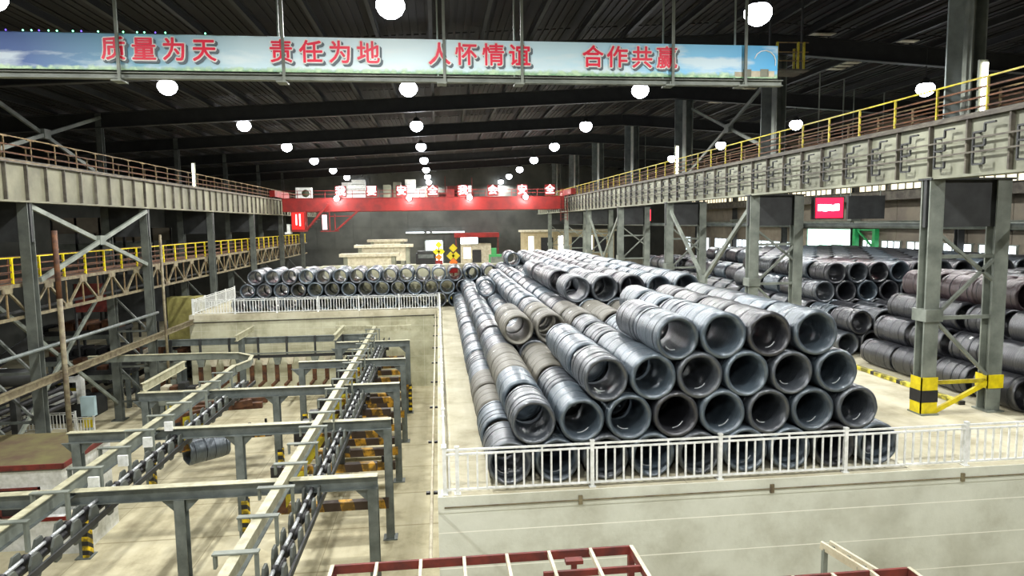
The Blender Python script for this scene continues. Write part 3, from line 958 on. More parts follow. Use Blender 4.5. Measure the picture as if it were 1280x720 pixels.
def fill(pile, x0, p, y0, step, rows, layers, has, colour, st=1.0):
    for r in range(rows):
        for l in range(1, layers + 1):
            for j in range(16):
                if has(l, j, r):
                    PILES[(pile, l, j, r)] = 1
                    cells.append((pile, l, j, r, x0 + p / 2 * (l - 1) + p * j, y0 + step * r, (l - 1) * st, colour(l, j, r)))


def has_main(l, j, r):
    wide = 1 if r >= 6 else 0
    if l == 1:
        return j <= 8 + wide
    if l == 2:
        return j <= 7 + wide
    if l == 3:
        lo = 1 if r <= 2 else 2 if r == 3 else 0 if r <= 5 else 1 if r <= 11 else 0 if r == 12 else 1 if r <= 15 else 2 if r <= 17 else 0
        return lo <= j <= 6 + wide
    if r in (4, 5):
        return False
    lo = 2 if r <= 1 else 3 if r <= 3 else 2 if r == 6 else 3 if r == 7 else 2 if r <= 12 else 3 if r <= 17 else 2
    return lo <= j <= 5 + wide


def col_main(l, j, r):
    if r in (2, 3) and l <= 2 and j <= 1 or r in (4, 5) and l == 3 and j <= 4:
        return 2
    if l == 4 and j <= 2 and 7 < r < 12:
        return 3
    h = (l * 7 + j * 13 + r * 5 + j * r) % 9
    return 0 if h < 5 else 1 if h < 8 else 3


fill('main pile', 1.62, 1.22, 16.08, 2.05, 20, 4, has_main, col_main)
fill('far left row', -15.0, 1.25, 52.3, 2.05, 2, 3, lambda l, j, r: j <= (13, 13, 13)[l - 1], lambda l, j, r: (0, 1)[(j + l) % 2])
fill('near right pile', 19.2, 1.22, 25.9, -2.05, 6, 4, lambda l, j, r: j <= 5 - (l > 2), lambda l, j, r: 4 if l == 4 and j < 2 else 3)
fill('far right pile', 19.16, 1.22, 29.5, 2.05, 13, 4,
     lambda l, j, r: (l <= 2 and j <= 12) if r <= 1 else ((j <= 12 - (l > 3)) and (r < 7 or l <= 2 or j >= l - 2)), lambda l, j, r: (3, 1, 3, 0)[(j * 3 + r + l) % 4])
fill('middle distance pile', 19.2, 1.22, 57.6, 2.05, 3, 3, lambda l, j, r: j <= 3, lambda l, j, r: (1, 3)[(j + r) % 2])

scored = []
stuff = {}
for c in cells:
    pile, l, j, r, x, y, z, col = c
    a, b = (pile, l + 1, j - 1, r) in PILES, (pile, l + 1, j, r) in PILES
    nxt = r + 1 if pile == 'near right pile' else r - 1
    face = (pile, l, j, nxt) not in PILES
    if pile == 'near right pile' and r == 5:
        face = False
    side = j == 0 or (pile, l, j - 1, r) not in PILES
    top = not (a and b)
    d2 = x * x + y * y + 30
    in_view = abs(x - 0.109 * y) / (y * .994 + .109 * x) < .80
    vis = (1.0 if face else .30 if not (a or b) else .18 if top else .16 if side else .02 if pile in ('far right pile', 'near right pile') else .03) if in_view else 0
    scored.append((vis / d2, c, face, top or side, d2))
scored.sort(key=lambda s: -s[0])
NCOIL = 296
picked = [s for s in scored[:NCOIL]]
for s in scored[NCOIL:]:
    stuff.setdefault((s[1][0], s[1][7]), []).append(s[1])
lay = ('bottom layer', 'second layer up', 'third layer up', 'top layer')
cq = random.Random(3)
for sc_, (pile, l, j, r, x, y, z, col), face, ex, d2 in picked:
    js = sorted(k[2] for k in PILES if k[0] == pile and k[1] == l and k[3] == r)
    pos = ORD[js.index(j) + 1]
    if pile == 'far left row':
        lb = '%s wire coil, far row behind the pit, %s, %s from left' % (CNAME[col], 'top layer' if l == 3 else lay[l - 1], pos)
    elif pile == 'near right pile':
        lb = '%s wire coil, near right pile, %s, %s from left, %s from rear' % (CNAME[col], lay[l - 1], pos, ORD[r + 1])
    else:
        lb = '%s wire coil, %s, %s, %s from left, %s row' % (CNAME[col], pile, 'top layer' if (pile[0:3] == 'mid' and l == 3) else lay[l - 1], pos, 'front' if r == 0 else ORD[r + 1])
    v = cq.randrange(6)
    body, sm, tm, gm = COILS[v]
    dy = cq.uniform(-.02, .02)
    rs = cq.uniform(.955, 1.012)
    dx = cq.uniform(-.012, .012)
    t = thing('wire_coil', lb, 'coil', (x + dx, y + dy, z), 'coils of the ' + pile)
    t.rotation_euler = (0, 0, cq.uniform(-.012, .012))
    t.scale = (rs, 1, rs)
    loc = (x + dx, y + dy, z)
    inst('coil_body', body, t, loc, None, m_coil[col])
    if d2 < 1700:
        for s_ in sm:
            inst('strap', s_, t, loc)
    if face and d2 < 2600 and cq.random() < .6:
        inst('wire_tail', tm, t, loc)
    if ex and d2 < 900 and cq.random() < .5:
        inst('paper_tag', gm, t, (loc[0] - .36, loc[1], loc[2] + CR_ + CR_ * .79), (0, -.63, 0))
mb, mi = MB(), []
for (pile, col), cs in stuff.items():
    for (_, l, j, r, x, y, z, c_) in cs:
        mb.add([(p[0] + x, p[1] + y, p[2] + z) for p in LOW.v], LOW.f)
        mi += [c_] * len(LOW.f)
o = mb.build('coil_stack', m_coil[0], None, True, kind='stuff')
for mm in m_coil[1:]:
    o.data.materials.append(mm)
o.data.polygons.foreach_set('material_index', mi)
o['label'] = 'wire coils deep inside and far down the piles'

# ------------------------------------------------------------------ white railings round the yard
def fence(label, p0, p1, posts, nbar, h=1.1, big=.09, group=None):
    """posts: fractions along the run; bars spaced evenly."""
    p0, p1 = Vector(p0), Vector(p1)
    t = thing('white_railing', label, 'railing', tuple((p0 + p1) / 2), group)
    d = p1 - p0
    ang = math.atan2(d.y, d.x)
    pmz = MB().box(-big / 2, big / 2, -big / 2, big / 2, 0, h + .05).box(-big * .9, big * .9, -big * .9, big * .9, 0, .025).prism([(-big * .6, -big * .6, h + .05), (big * .6, -big * .6, h + .05), (big * .6, big * .6, h + .05), (-big * .6, big * .6, h + .05)], (0, 0, .03)).mesh('post', m_white)
    bm = MB().box(-.022, .022, -.016, .016, .12, h - .13).mesh('bar', m_white)
    bt = MB().box(-.022, .022, -.014, .014, .12, h - .01).mesh('bar', m_white)
    for f in posts:
        inst('post', pmz, t, tuple(p0 + d * f), (0, 0, ang))
    for i in range(nbar):
        f = (i + .5) / nbar
        if min(abs(f - q) for q in posts) * d.length < .09:
            continue
        inst('bar', bt if i % 7 == 3 else bm, t, tuple(p0 + d * f), (0, 0, ang))
    for z in (.11, h - .12, h - .01):
        MB().bar(tuple(p0 + Vector((0, 0, z))), tuple(p1 + Vector((0, 0, z))), .045, .045).build('rail', m_white, t)
    return t


fence('white railing along the front edge of the coil yard', (.02, 15.73, 0), (24.4, 15.73, 0), [.0, .0125, .148, .282, .419, .556, .692, .83, 1.0], 108)
fence('white railing running back along the left edge of the coil yard', (.02, 15.9, 0), (.02, 51.4, 0), [i / 11 for i in range(12)], 156)
fence('far white railing on top of the back wall of the pit', (-18.1, 51.55, 0), (-.05, 51.55, 0), [i / 6 for i in range(7)], 86)
fence('short white railing running back from the left end of the pit back wall', (-18.1, 51.7, 0), (-18.1, 62, 0), [i / 4 for i in range(5)], 48)
# pipes on the retaining walls
t = thing('wall_pipe', 'thin pipe with clamps along the front retaining wall under the railing', 'pipe', (12, 15.57, -.26))
MB().tube((0, 15.57, -.26), (30, 15.57, -.26), .018, 8).build('pipe', m_truss, t, True)
for x in (3.3, 8.2, 13.4, 18.6):
    MB().box(x - .05, x + .05, 15.54, 15.6, -.36, -.14).build('clamp', m_truss, t)
t = thing('wall_pipe', 'pale pipe on dark brackets along the side wall of the pit', 'pipe', (-.3, 33, -.25))
MB().tube((-.3, 13, -.2), (-.3, 51, -.2), .04, 8).build('pipe', m_pale, t, True)
for k in range(9):
    MB().box(-.45, -.13, 16.5 + 4.0 * k, 16.6 + 4.0 * k, -.3, -.24).build('bracket', m_black, t)
t = thing('wall_pipe', 'thin dark pipe along the top of the pit back wall', 'pipe', (-9, 51.25, -.6))
MB().tube((-18, 51.24, -.55), (-.4, 51.24, -.45), .04, 8).build('pipe', m_flange, t, True)
tag(MB().box(17.78, 17.98, 20.95, 28.6, 0, .14).build('kerb', m_kerb), 'yellow and black kerb beside the near right pile of dark coils', 'kerb')

# ------------------------------------------------------------------ conveyor in the pit
BZ = -1.1
BYS = [20.2 + 5.98 * k for k in range(5)]
gus = MB().prism([(0, -.03, 0), (.42, -.03, 0), (0, -.03, -.42)], (0, .06, 0)).mesh('gusset', m_steel_blue)
gusl = MB().prism([(0, -.03, 0), (-.42, -.03, 0), (0, -.03, -.42)], (0, .06, 0)).mesh('gusset', m_steel_blue)
for k, y in enumerate(BYS):
    xl = (-17.0, -13.9, -13.9, -7.9, -6.7)[k]
    t = thing('portal_frame', 'blue-grey steel portal frame over the pit, %s from the front' % ORD[k + 1], 'frame', (-7.8, y, PZ), 'conveyor portal frames')
    b = MB().ibeam((xl, y, BZ - .2), (-2.0, y, BZ - .2), .3, .4, .03).build('beam', m_steel_blue, t)
    MB().box(xl, -2.0, y - .16, y + .16, BZ, BZ + .012).build('pale_top', m_rail_top, b)
    px = [-2.15, -7.75] + ([-13.6] if k < 3 else [])
    if k == 4:
        px = [-2.15, -6.5]
    for x in px:
        MB().ibeam((x, y, PZ), (x, y, BZ - .4), .3, .34, .035, (0, 1, 0)).box(x - .28, x + .28, y - .28, y + .28, PZ, PZ + .04).build('post', m_steel_blue, t)
        if x < -2.2:
            inst('gusset', gus, t, (x + .15, y, BZ - .4))
        inst('gusset', gusl, t, (x - .15, y, BZ - .4))
        if x == -7.75 or x == -13.6 or k == 4 and x > -3:
            MB().box(x + .17, x + .2, y - .17, y + .17, PZ, PZ + 1.9).box(x - .02, x + .2, y - .2, y - .17, PZ, PZ + 1.9).build('hazard_strip', m_hbd, t)
for x, y, n in ((-13.6, 47.5, 'left'), (-7.0, 46.6, 'middle')):
    t = thing('conveyor_post', 'single blue-grey conveyor post with a short rail stub, %s of the back of the pit' % n, 'post', (x, y, PZ))
    MB().ibeam((x, y, PZ), (x, y, BZ - .1), .34, .34, .035, (0, 1, 0)).build('post', m_steel_blue, t)
    MB().ibeam((x, y - 1.2, BZ + .1), (x, y + 3.2, BZ + .1), .2, .4, .03).build('stub_rail', m_rail_top, t)


def rail(name, label, x, y0, y1, nyoke, ys, side):
    t = thing('conveyor_rail', label, 'rail', (x, (y0 + y1) / 2, BZ))
    z = BZ + .36
    MB().box(x - .12, x + .12, y0, y1, z - .03, z).build('top_flange', m_rail_top, t)
    MB().box(x - .02, x + .02, y0, y1, z - .45, z - .03).build('web', m_rail_top if x > -8 else m_steel, t)
    MB().box(x - .12, x + .12, y0, y1, z - .48, z - .45).build('bottom_flange', m_steel_blue, t)
    ym = MB().box(-.5, .5, -.09, .09, .01, .05).box(-.48, -.42, -.07, .07, -.3, .02).box(.40, .47, -.07, .07, -.75, .02).mesh('yoke', m_steel)
    for i in range(nyoke):
        inst('yoke', ym, t, (x, ys + 1.87 * i, z))
    # power track beside the rail: two channels
    for dx in (.62, .98):
        MB().box(x + dx - .03, x + dx + .03, y0, y1, z - 1.05, z - .88).build('power_track', m_steel_dark, t)
    return t


rail('r', 'pale conveyor rail with cross yokes running back through the middle of the pit', -4.62, 10.5, 48.5, 18, 14.9, 1)
rail('l', 'pale conveyor rail with cross yokes running back along the left of the pit', -10.75, 12.5, 36.2, 11, 15.4, 1)
plate = MB().prism([(-.03, -.16, .36), (-.03, .16, .36), (-.03, .3, .12), (-.03, .3, -.2), (-.03, .14, -.44), (-.03, -.14, -.44), (-.03, -.3, -.2), (-.03, -.3, .12)], (.06, 0, 0)).mesh('link_plate', m_steel_left)
rod = MB().lathe([(-.3, .01), (-.3, .11), (.3, .11), (.3, .01)], 12, (0, 0, 0), 'y').mesh('load_bar', m_black, True)
rin = MB().lathe([(-.36, .01), (-.36, .05), (.36, .05), (.36, .01)], 10, (0, 0, 0), 'y').mesh('pin', m_tail, True)
hub = MB().lathe([(-.05, .01), (-.05, .15), (.05, .15), (.05, .01)], 14, (0, 0, 0), 'x').mesh('roller', m_black, True)
for x, y0, n, lb in ((-4.62, 12.6, 36, 'chain of grey link plates and black load bars beside the middle conveyor rail'), (-10.75, 13.0, 24, 'chain of grey link plates and black load bars beside the left conveyor rail')):
    t = thing('load_bar_chain', lb, 'chain', (x + .8, y0, BZ - .6))
    for i in range(n):
        y = y0 + .93 * i
        for dx in (.46, .9):
            inst('link_plate', plate, t, (x + dx, y, BZ - .5)).scale = (1, .8, .8)
        inst('load_bar', rod, t, (x + .68, y + .46, BZ - .5))
        inst('pin', rin, t, (x + .68, y + .46, BZ - .3))
        inst('roller', hub, t, (x + .68, y, BZ - .36))
        if x < -8 and 6 < i < 16 and i % 2 == 0:
            MB().box(x + .35, x + .65, y - .04, y + .04, BZ - .05, BZ + .3).build('number_plate', m_white, t)


def hook_parts(t, x, y, rot=0.0, worn=True, dz=0.0):
    """A C-hook hung from the rail: hanger, upper arm, back, striped carrying arm pointing right."""
    c, s_ = math.cos(rot), math.sin(rot)

    def R(dx, dy, dz_):
        return (x + .8 + dx * c - dy * s_, y + dx * s_ + dy * c, dz_ + (dz if dz_ < -2.52 else 0))

    def rb(x0, x1, w, z0, z1):
        pts = [R(a, b, z) for z in (z0, z1) for a, b in ((x0, -w), (x1, -w), (x1, w), (x0, w))]
        return MB().add(pts, [(0, 3, 2, 1), (4, 5, 6, 7), (0, 1, 5, 4), (1, 2, 6, 5), (2, 3, 7, 6), (3, 0, 4, 7)])
    rb(-.1, .1, .06, -2.6, BZ - .8).build('hanger', m_steel_dark, t)
    rb(-.3, .3, .12, BZ - 1.0, BZ - .8).build('trolley_block', m_black, t)
    rb(-2.2, 1.3, .14, -2.85, -2.55).build('upper_arm', m_hbx if worn else m_rust, t)
    rb(-2.45, -2.05, .16, -4.3, -2.6).build('back', m_rust, t)
    rb(-2.3, 1.7, .15, -4.35, -4.02).build('carrying_arm', m_hbx, t)
    rb(-2.6, -2.2, .2, -3.05, -2.5).build('counterweight', m_black, t)
    pts = [R(-2.1, -.18, -2.7), R(-2.1, -.18, -4.1), R(-1.2, -.18, -2.7)]
    e = Vector(R(0, .05, 0)) - Vector(R(0, 0, 0))
    MB().prism(pts, e).build('yellow_web', m_yellow, t)
    rb(1.1, 1.22, .05, -4.0, -3.75).build('stop_pin', m_black, t)


for k, y in enumerate((25.4, 29.5, 31.4, 33.0, 35.2, 37.6, 39.8, 41.8, 43.8, 46.2)):
    t = thing('coil_hook', 'yellow and black striped C-hook hanging empty under the middle conveyor rail, %s from the front' % ORD[k + 1], 'hook', (-3.8, y, -4.35), 'hooks under the middle rail')
    hook_parts(t, -4.62, y)
for k, (y, rt) in enumerate(((33.5, .72), (35.1, .1), (36.1, .2))):
    t = thing('coil_hook', ('C-hook under the left conveyor rail, carrying a single wire coil', 'empty C-hook under the left rail, just behind the loaded hook', 'rearmost empty C-hook under the left conveyor rail')[k], 'hook', (-9.95, y, -4.35), 'hooks under the left rail')
    hook_parts(t, -11.3, y, rt, False, .4 if k == 0 else 0)
body, sm, tm, gm = COILS[2]
t = thing('wire_coil', 'single blue-grey wire coil hanging on a hook in the pit', 'coil', (-11.966, 32.215, -4.66))
for nm, me, mt in [('coil_body', body, m_coil[0])] + [('strap', s_, None) for s_ in sm]:
    o = inst(nm, me, t, (-11.966, 32.215, -4.66), None, mt)
t.rotation_euler = (0, 0, .72 - math.pi / 2)

# back conveyor along the rear wall, with its row of hanging hooks
t = thing('conveyor_rail', 'cross conveyor rail along the back wall of the pit', 'rail', (-10, 48.6, -1.7))
MB().ibeam((-21, 48.6, -1.55), (-4.8, 48.6, -1.55), .22, .45, .04).build('beam', m_steel_blue, t)
MB().box(-21, -4.8, 48.2, 48.35, -2.75, -2.55).build('power_track', m_steel_dark, t)
MB().box(-21, -4.8, 48.0, 48.1, -2.45, -2.35).build('guide', m_steel, t)
for k in range(9):
    MB().box(-20.6 + 1.95 * k, -20.48 + 1.95 * k, 48.3, 48.5, -2.9, -1.3).build('drop_bracket', m_steel_dark, t)
for (xa, ya), (xb, yb) in (((-4.62, 48.5), (-2.1, 48.9)), ((-4.62, 48.5), (-5.4, 49.2)), ((-5.4, 49.2), (-7.5, 49.4))):
    MB().bar((xa, ya, BZ + .1), (xb, yb, BZ + .1), .2, .4).build('curve_rail', m_rail_top, t)
for k in range(14):
    x = -16.6 + .86 * k
    h = thing('coil_hook', 'rusty C-hook hanging on the cross conveyor by the pit back wall, %s from the left' % ORD[k + 1], 'hook', (x, 48.4, -4.7), 'hooks on the cross conveyor')
    MB().prism([(x - .28, 48.2, -2.75), (x + .28, 48.2, -2.75), (x + .16, 48.2, -3.25), (x - .16, 48.2, -3.25)], (0, .3, 0)).build('cup', m_pale if k % 3 else m_steel, h)
    MB().box(x - .22, x + .05, 48.3, 48.5, -4.5, -3.2).build('back', m_rust, h)
    MB().bar((x - .1, 48.3, -4.45), (x - .1, 46.9, -4.45), .14, .2).build('carrying_arm', m_rust, h)
# left loop of the conveyor
t = thing('conveyor_rail', 'curved end of the left conveyor rail', 'rail', (-11.5, 35, BZ))
pts = [(-10.75, 36.2), (-10.4, 37.6), (-10.6, 38.9), (-11.6, 39.9), (-13.2, 40.2), (-20, 40.3)]
for a, b in zip(pts, pts[1:]):
    c_ = MB().bar((a[0], a[1], BZ + .1), (b[0], b[1], BZ + .1), .1, .36).build('curve_rail', m_steel, t)
    MB().bar((a[0], a[1], BZ + .3), (b[0], b[1], BZ + .3), .2, .03).build('pale_flange', m_rail_top, c_)
MB().ibeam((-13.75, 32.3, BZ + .2), (-13.75, 37.5, BZ + .2), .2, .4, .03).build('stub_rail', m_rail_top, t)

# ------------------------------------------------------------------ cabin and low white box in the pit
t = thing('control_cabin', 'white control cabin with a mossy flat roof and red edge, left in the pit', 'cabin', (-18.2, 29, PZ))
MB().box(-22, -14.7, 27.0, 30.9, PZ, -2.75).build('walls', m_white, t)
MB().box(-22.2, -14.5, 26.8, 31.1, -2.62, -2.5).build('roof', m_cabin_roof, t)
MB().box(-22.22, -14.48, 26.74, 26.8, -2.66, -2.46).box(-14.5, -14.44, 26.74, 31.1, -2.66, -2.46).build('red_fascia', m_redox, t)
MB().box(-22.1, -14.6, 26.9, 31, -2.76, -2.62).build('eaves', m_steel, t)
w = MB().box(-17.0, -15.5, 26.93, 27.0, -3.5, -3.42).box(-17.0, -15.5, 26.93, 27.0, -4.6, -4.52).box(-17.0, -16.93, 26.93, 27.0, -4.6, -3.42).box(-15.57, -15.5, 26.93, 27.0, -4.6, -3.42).build('window_frame', m_redox, t)
MB().box(-16.93, -15.57, 26.97, 26.99, -4.52, -3.5).build('pane', m_black, w)
MB().box(-19.6, -18.6, 26.94, 27.0, PZ, -3.7).build('door', m_steel_blue, t)
t = thing('low_box', 'low white box with a red corner beside the control cabin', 'box', (-14.6, 28, PZ))
MB().box(-14.42, -13.75, 26.5, 29.2, PZ, -4.45).box(-15.8, -14.42, 26.5, 26.72, PZ, -4.45).build('body', m_white, t)
MB().box(-13.78, -13.68, 26.45, 26.6, PZ, -4.45).box(-15.82, -13.7, 26.47, 26.5, -4.6, -4.45).build('red_corner', m_red, t)
MB().box(-14.42, -13.75, 26.5, 29.2, -4.45, -4.42).build('lid', m_pale, t)

# ------------------------------------------------------------------ machinery in the left-hand bay
fence('white railing in front of the machinery, left in the pit', (-27, 43.5, PZ), (-22.6, 43.5, PZ), [0, .33, .66, 1], 22)
fence('white stair railing beside the left machinery railing', (-22.4, 42.2, PZ), (-20.9, 42.2, PZ), [0, 1], 9)
t = thing('white_machine', 'white-topped machine behind the left white railing', 'machine', (-25, 46, PZ))
MB().box(-27, -22.8, 45, 48, PZ, -4.7).build('base', m_steel_dark, t)
MB().box(-25.2, -23.4, 44.9, 46, -4.7, -4.1).build('hood', m_white, t)
MB().box(-23.2, -22.9, 45, 45.5, -4.7, -2.9).box(-24.6, -23.2, 45, 45.4, -3.3, -3.0).build('gantry', m_white, t)
MB().tube((-27, 45.4, -4.2), (-25.6, 45.4, -3.6), .28, 10).build('duct', m_white, t, True)
t = thing('blue_panel', 'pale blue control panel at the end of the left railing', 'cabinet', (-21.6, 43.4, PZ))
MB().box(-22.1, -21.3, 43.2, 43.5, PZ + .9, PZ + 2.1).box(-21.8, -21.6, 43.3, 43.4, PZ, PZ + .9).build('panel', mat('panel_blue', (176, 200, 206)), t)
MB().box(-22.0, -21.4, 43.1, 43.2, PZ + .2, PZ + .8).build('yellow_plate', m_yellow_bright, t)
t = thing('pipe_roller', 'dark inclined roller machine at the left edge of the pit', 'machine', (-25, 36, PZ))
for k in range(5):
    MB().tube((-28 + .5 * k, 33, -4.0 - .3 * k), (-21.5 + .2 * k, 40, -1.6 - .4 * k), .16, 8).build('roller', m_black, t, True)
MB().tube((-26.4, 37, -1.2), (-22, 39, -1.6), .5, 12).build('drum', m_steel_dark, t, True)
for k in range(4):
    MB().box(-27.5 + 1.9 * k, -27.2 + 1.9 * k, 36, 36.4, PZ, -1.8).build('support', m_steel_dark, t)
MB().bar((-27.5, 37.5, -3.4), (-22.5, 40.5, 0.6), .35, .5).build('inclined_frame', m_black, t)
mr = random.Random(11)
mch = (('rust-brown roller table with yellow flashes', m_rust), ('dark machine frame on blue-grey legs', m_steel_dark), ('dark gearbox stand', m_black), ('grey steel platform on legs', m_steel), ('brown transfer car', m_rust), ('dark pump skid', m_steel_dark))
for k, (x, y, w, d, h) in enumerate(((-22.6, 56, 5, 3, 2.2), (-23.6, 49.0, 4.6, 1.6, 2.4), (-25.5, 52, 5, 3, 3.0), (-19.6, 49.9, 2.4, 1.2, 2.6), (-16.1, 44.4, 3.2, 1.4, 1.6), (-29, 58, 6, 4, 4))):
    t = thing('mill_machine', mch[k][0] + ', ' + ('far left behind the columns', 'behind the white-topped machine', 'left behind the first column', 'before the left end of the back wall', 'in the pit left of the cross conveyor', 'deep in the left-hand bay')[k], 'machine', (x, y, PZ))
    for a in (-1, 1):
        for b in (-1, 1):
            MB().ibeam((x + a * w * .45, y + b * d * .42, PZ), (x + a * w * .45, y + b * d * .42, PZ + h), .24, .24, .03, (0, 1, 0)).build('leg', m_steel_blue, t)
    MB().box(x - w / 2, x + w / 2, y - d / 2, y + d / 2, PZ + h, PZ + h + .3).build('deck', mch[k][1], t)
    MB().box(x - w / 2, x + w / 2, y - d / 2 - .05, y - d / 2, PZ + h - .35, PZ + h).build('side_beam', m_steel, t)
    for q in range(6):
        xx = x - w / 2 + w * (q + .5) / 6
        hh = mr.uniform(.2, .8)
        MB().box(xx - w / 15, xx + w / 15, y - d * .35, y + d * .2, PZ + h + .3, PZ + h + .3 + hh).build('drive_unit', (mch[k][1], m_rust, m_steel_dark, m_pale)[mr.randrange(4)], t)
        MB().tube((xx, y - d * .3, PZ + h * .4), (xx, y + d * .3, PZ + h * .4), .22, 8).build('roller', m_steel_dark, t, True)
    for q in range(3):
        xx = x - w * .3 + w * .3 * q
        MB().box(xx - .2, xx + .2, y - d / 2 - .12, y - d / 2 - .05, PZ + h * .45, PZ + h * .45 + .5).build('box', (m_yellow, m_rust, m_steel)[q], t)
tag(MB().box(-21.6, -19.0, 55.5, 57, PZ + 3.2, .9).box(-19.3, -19.2, 55.4, 55.5, PZ + 3.2, .9).build('yellow_hut', mat('hut_yellow', (170, 164, 96), (140, 132, 76))), 'pale yellow hut behind the left columns, on the machine deck', 'hut')
t = thing('hanging_screen', 'red and dark screens hanging below the lattice walkway', 'screen', (-24, 50, .2))
MB().box(-25.4, -23.2, 50, 50.2, .6, 2.6).build('red_screen', m_redox, t)
MB().box(-23.1, -19.4, 50.1, 50.3, -.2, 3.2).build('dark_screen', m_steel_dark, t)
MB().box(-25.5, -25.4, 50, 50.2, PZ, 2.6).build('stand', m_steel_dark, t)
MB().box(-19.5, -19.4, 50.1, 50.3, PZ, 3.2).build('stand', m_steel_dark, t)
t = thing('white_locker', 'white bench at the far left edge of the pit', 'bench', (-31, 47, PZ))
MB().box(-33, -29, 46.5, 48, -3.6, -2.8).box(-31, -30.4, 46.6, 47.4, -2.8, -1.6).build('top', m_white, t)
MB().box(-32.8, -32.5, 46.6, 47.9, PZ, -3.6).box(-29.5, -29.2, 46.6, 47.9, PZ, -3.6).build('leg', m_steel, t)
# distant platform and cladding seen between the left columns
for k, (x, y, z0, z1, w) in enumerate(((-30, 64, 4.6, 7.4, 8), (-34, 80, 3.6, 6.4, 8))):
    t = thing('crane_walkway', 'dark parked platform between the left columns, ' + ('nearer one', 'farther one')[k], 'platform', (x, y, z0))
    MB().box(x - w / 2, x + w / 2, y, y + 1, z0, z0 + .5).build('beam', m_steel, t)
    MB().box(x - w / 2, x + w / 2, y, y + .1, z0 + 1.4, z1).build('panel', m_clad_b, t)
    for q in range(5):
        MB().box(x - w / 2 + w * q / 4 - .1, x - w / 2 + w * q / 4 + .1, y, y + .2, PZ, z1).build('post', m_steel_dark, t)

# ------------------------------------------------------------------ far end of the yard
tag(MB().box(-11, 8, 57.6, 58.0, 0, 3.0).build('parapet', m_wall_b), 'low concrete parapet behind the far left row of coils', 'parapet')
for k, (x0, x1, y, z0, z1) in enumerate(((-9.6, -4.4, 70, 2.2, 3.5), (-8.8, -3.2, 76, 2.4, 4.2), (-8.2, -4.2, 84, 3.0, 4.6))):
    t = thing('concrete_trough', 'pale precast trough beyond the parapet, %s from the front' % ORD[k + 1], 'trough', (x0, y, 0), 'precast troughs')
    MB().box(x0, x1, y, y + .3, z0, z1 - .3).build('side', m_pale, t)
    MB().box(x0 - .4, x1 + .4, y - .3, y + 1.6, z1 - .3, z1).build('rim', m_pale, t)
    for x in (x0, x1 - .4):
        MB().box(x, x + .4, y - .1, y + 1.5, 0, z1 - .3).build('end_block', m_girder, t)
for k, (x, y) in enumerate(((1.25, 57.0), (.05, 66.0))):
    t = thing('warning_sign', ('tall yellow diamond warning sign on a red post, in front of the parapet', 'smaller yellow diamond warning sign by the bright doorway')[k], 'sign', (x, y, 0))
    MB().box(x - .06, x + .06, y, y + .1, 0, 4.2).build('post', m_redox, t)
    for dx, z in ((0, 4.4), (-.22, 3.75), (.22, 3.75), (0, 3.2)):
        MB().prism([(x + dx - .36, y - .04, z), (x + dx, y - .04, z - .36), (x + dx + .36, y - .04, z), (x + dx, y - .04, z + .36)], (0, .03, 0)).build('diamond', m_yellow_bright if z > 3.3 else mat('sign_orange', (240, 120, 30)), t)
    MB().box(x - .35, x + .35, y - .05, y + .2, 2.3, 2.9).build('red_board', m_red, t)
    MB().box(x - .3, x + .3, y - .1, y + .3, 0, .2).build('foot', m_yellow, t)
t = thing('forklift', 'dark truck parked by the bright far doorway', 'truck', (-1.6, 88, 0))
MB().box(-2.9, -.3, 88, 91, .6, 2.6).build('body', m_black, t)
MB().box(-2.6, -.6, 87.95, 88.0, 2.0, 2.5).build('windscreen', m_steel_blue, t)
MB().box(-2.7, -.5, 88, 91, 2.6, 2.9).build('cab_roof', m_steel_dark, t)
for x in (-2.7, -.5):
    for y in (88.5, 90.5):
        MB().lathe([(-.15, .02), (-.15, .6), (.15, .6), (.15, .02)], 14, (x, y, .6), 'x').build('wheel', m_black, t, True)
t = thing('far_kiosk', 'lit kiosk with a red canopy at the far end of the bay', 'kiosk', (6, 106, 0))
MB().box(3.6, 8.4, 107.5, 110, 0, 3.2).build('walls', m_pale, t)
MB().box(2.6, 9.6, 106, 110, 4.2, 4.9).build('red_canopy', m_red, t)
MB().box(2.7, 2.9, 106.1, 106.3, 0, 4.2).box(9.3, 9.5, 106.1, 106.3, 0, 4.2).build('canopy_post', m_redox, t)
MB().box(3.5, 6.2, 105.9, 106, 3.2, 4.2).build('lit_sign', m_day, t)
MB().box(4.0, 5.2, 107.4, 107.5, .8, 2.6).build('lit_window', m_dayw, t)
MB().box(5.4, 6.8, 107.35, 107.5, .2, 2.2).build('dark_door', m_black, t)
t = thing('green_machine', 'small green machine beside the far kiosk', 'machine', (8.4, 100, 0))
MB().box(7.6, 9.6, 100, 102, 0, 1.7).box(7.9, 8.6, 100.2, 101, 1.7, 2.7).build('body', mat('machine_green', (60, 150, 84)), t)
MB().box(7.7, 9.5, 99.95, 100, .3, 1.4).build('door_panel', m_steel, t)
t = thing('light_strip', 'row of white strip lights across the far wall', 'lamp', (-.5, 109.7, 4.9))
MB().box(-5.2, 4.4, 109.75, 109.95, 4.85, 4.98).build('channel', m_steel, t)
for x0, x1 in ((-5.1, -2.2), (-1.8, -1.3), (-.9, 2.0), (2.1, 4.3)):
    MB().box(x0, x1, 109.6, 109.75, 4.98, 5.14).box(x0 + .1, x1 - .1, 109.65, 109.9, 4.96, 4.99).build('tube', m_day, t)
t = thing('far_building', 'beige hut with dark openings among the far right-hand columns', 'hut', (18, 96, 0))
MB().box(12.5, 26, 98, 102, 0, 5.0).build('walls', mat('hut_beige', (190, 176, 140), (160, 146, 112)), t)
MB().box(12.2, 26.3, 97.7, 102.3, 5.0, 5.3).build('roof', m_pale, t)
for x in (15, 19.6, 23):
    MB().box(x, x + 1.8, 97.92, 98, 1.8, 4.2).build('opening', m_black, t)
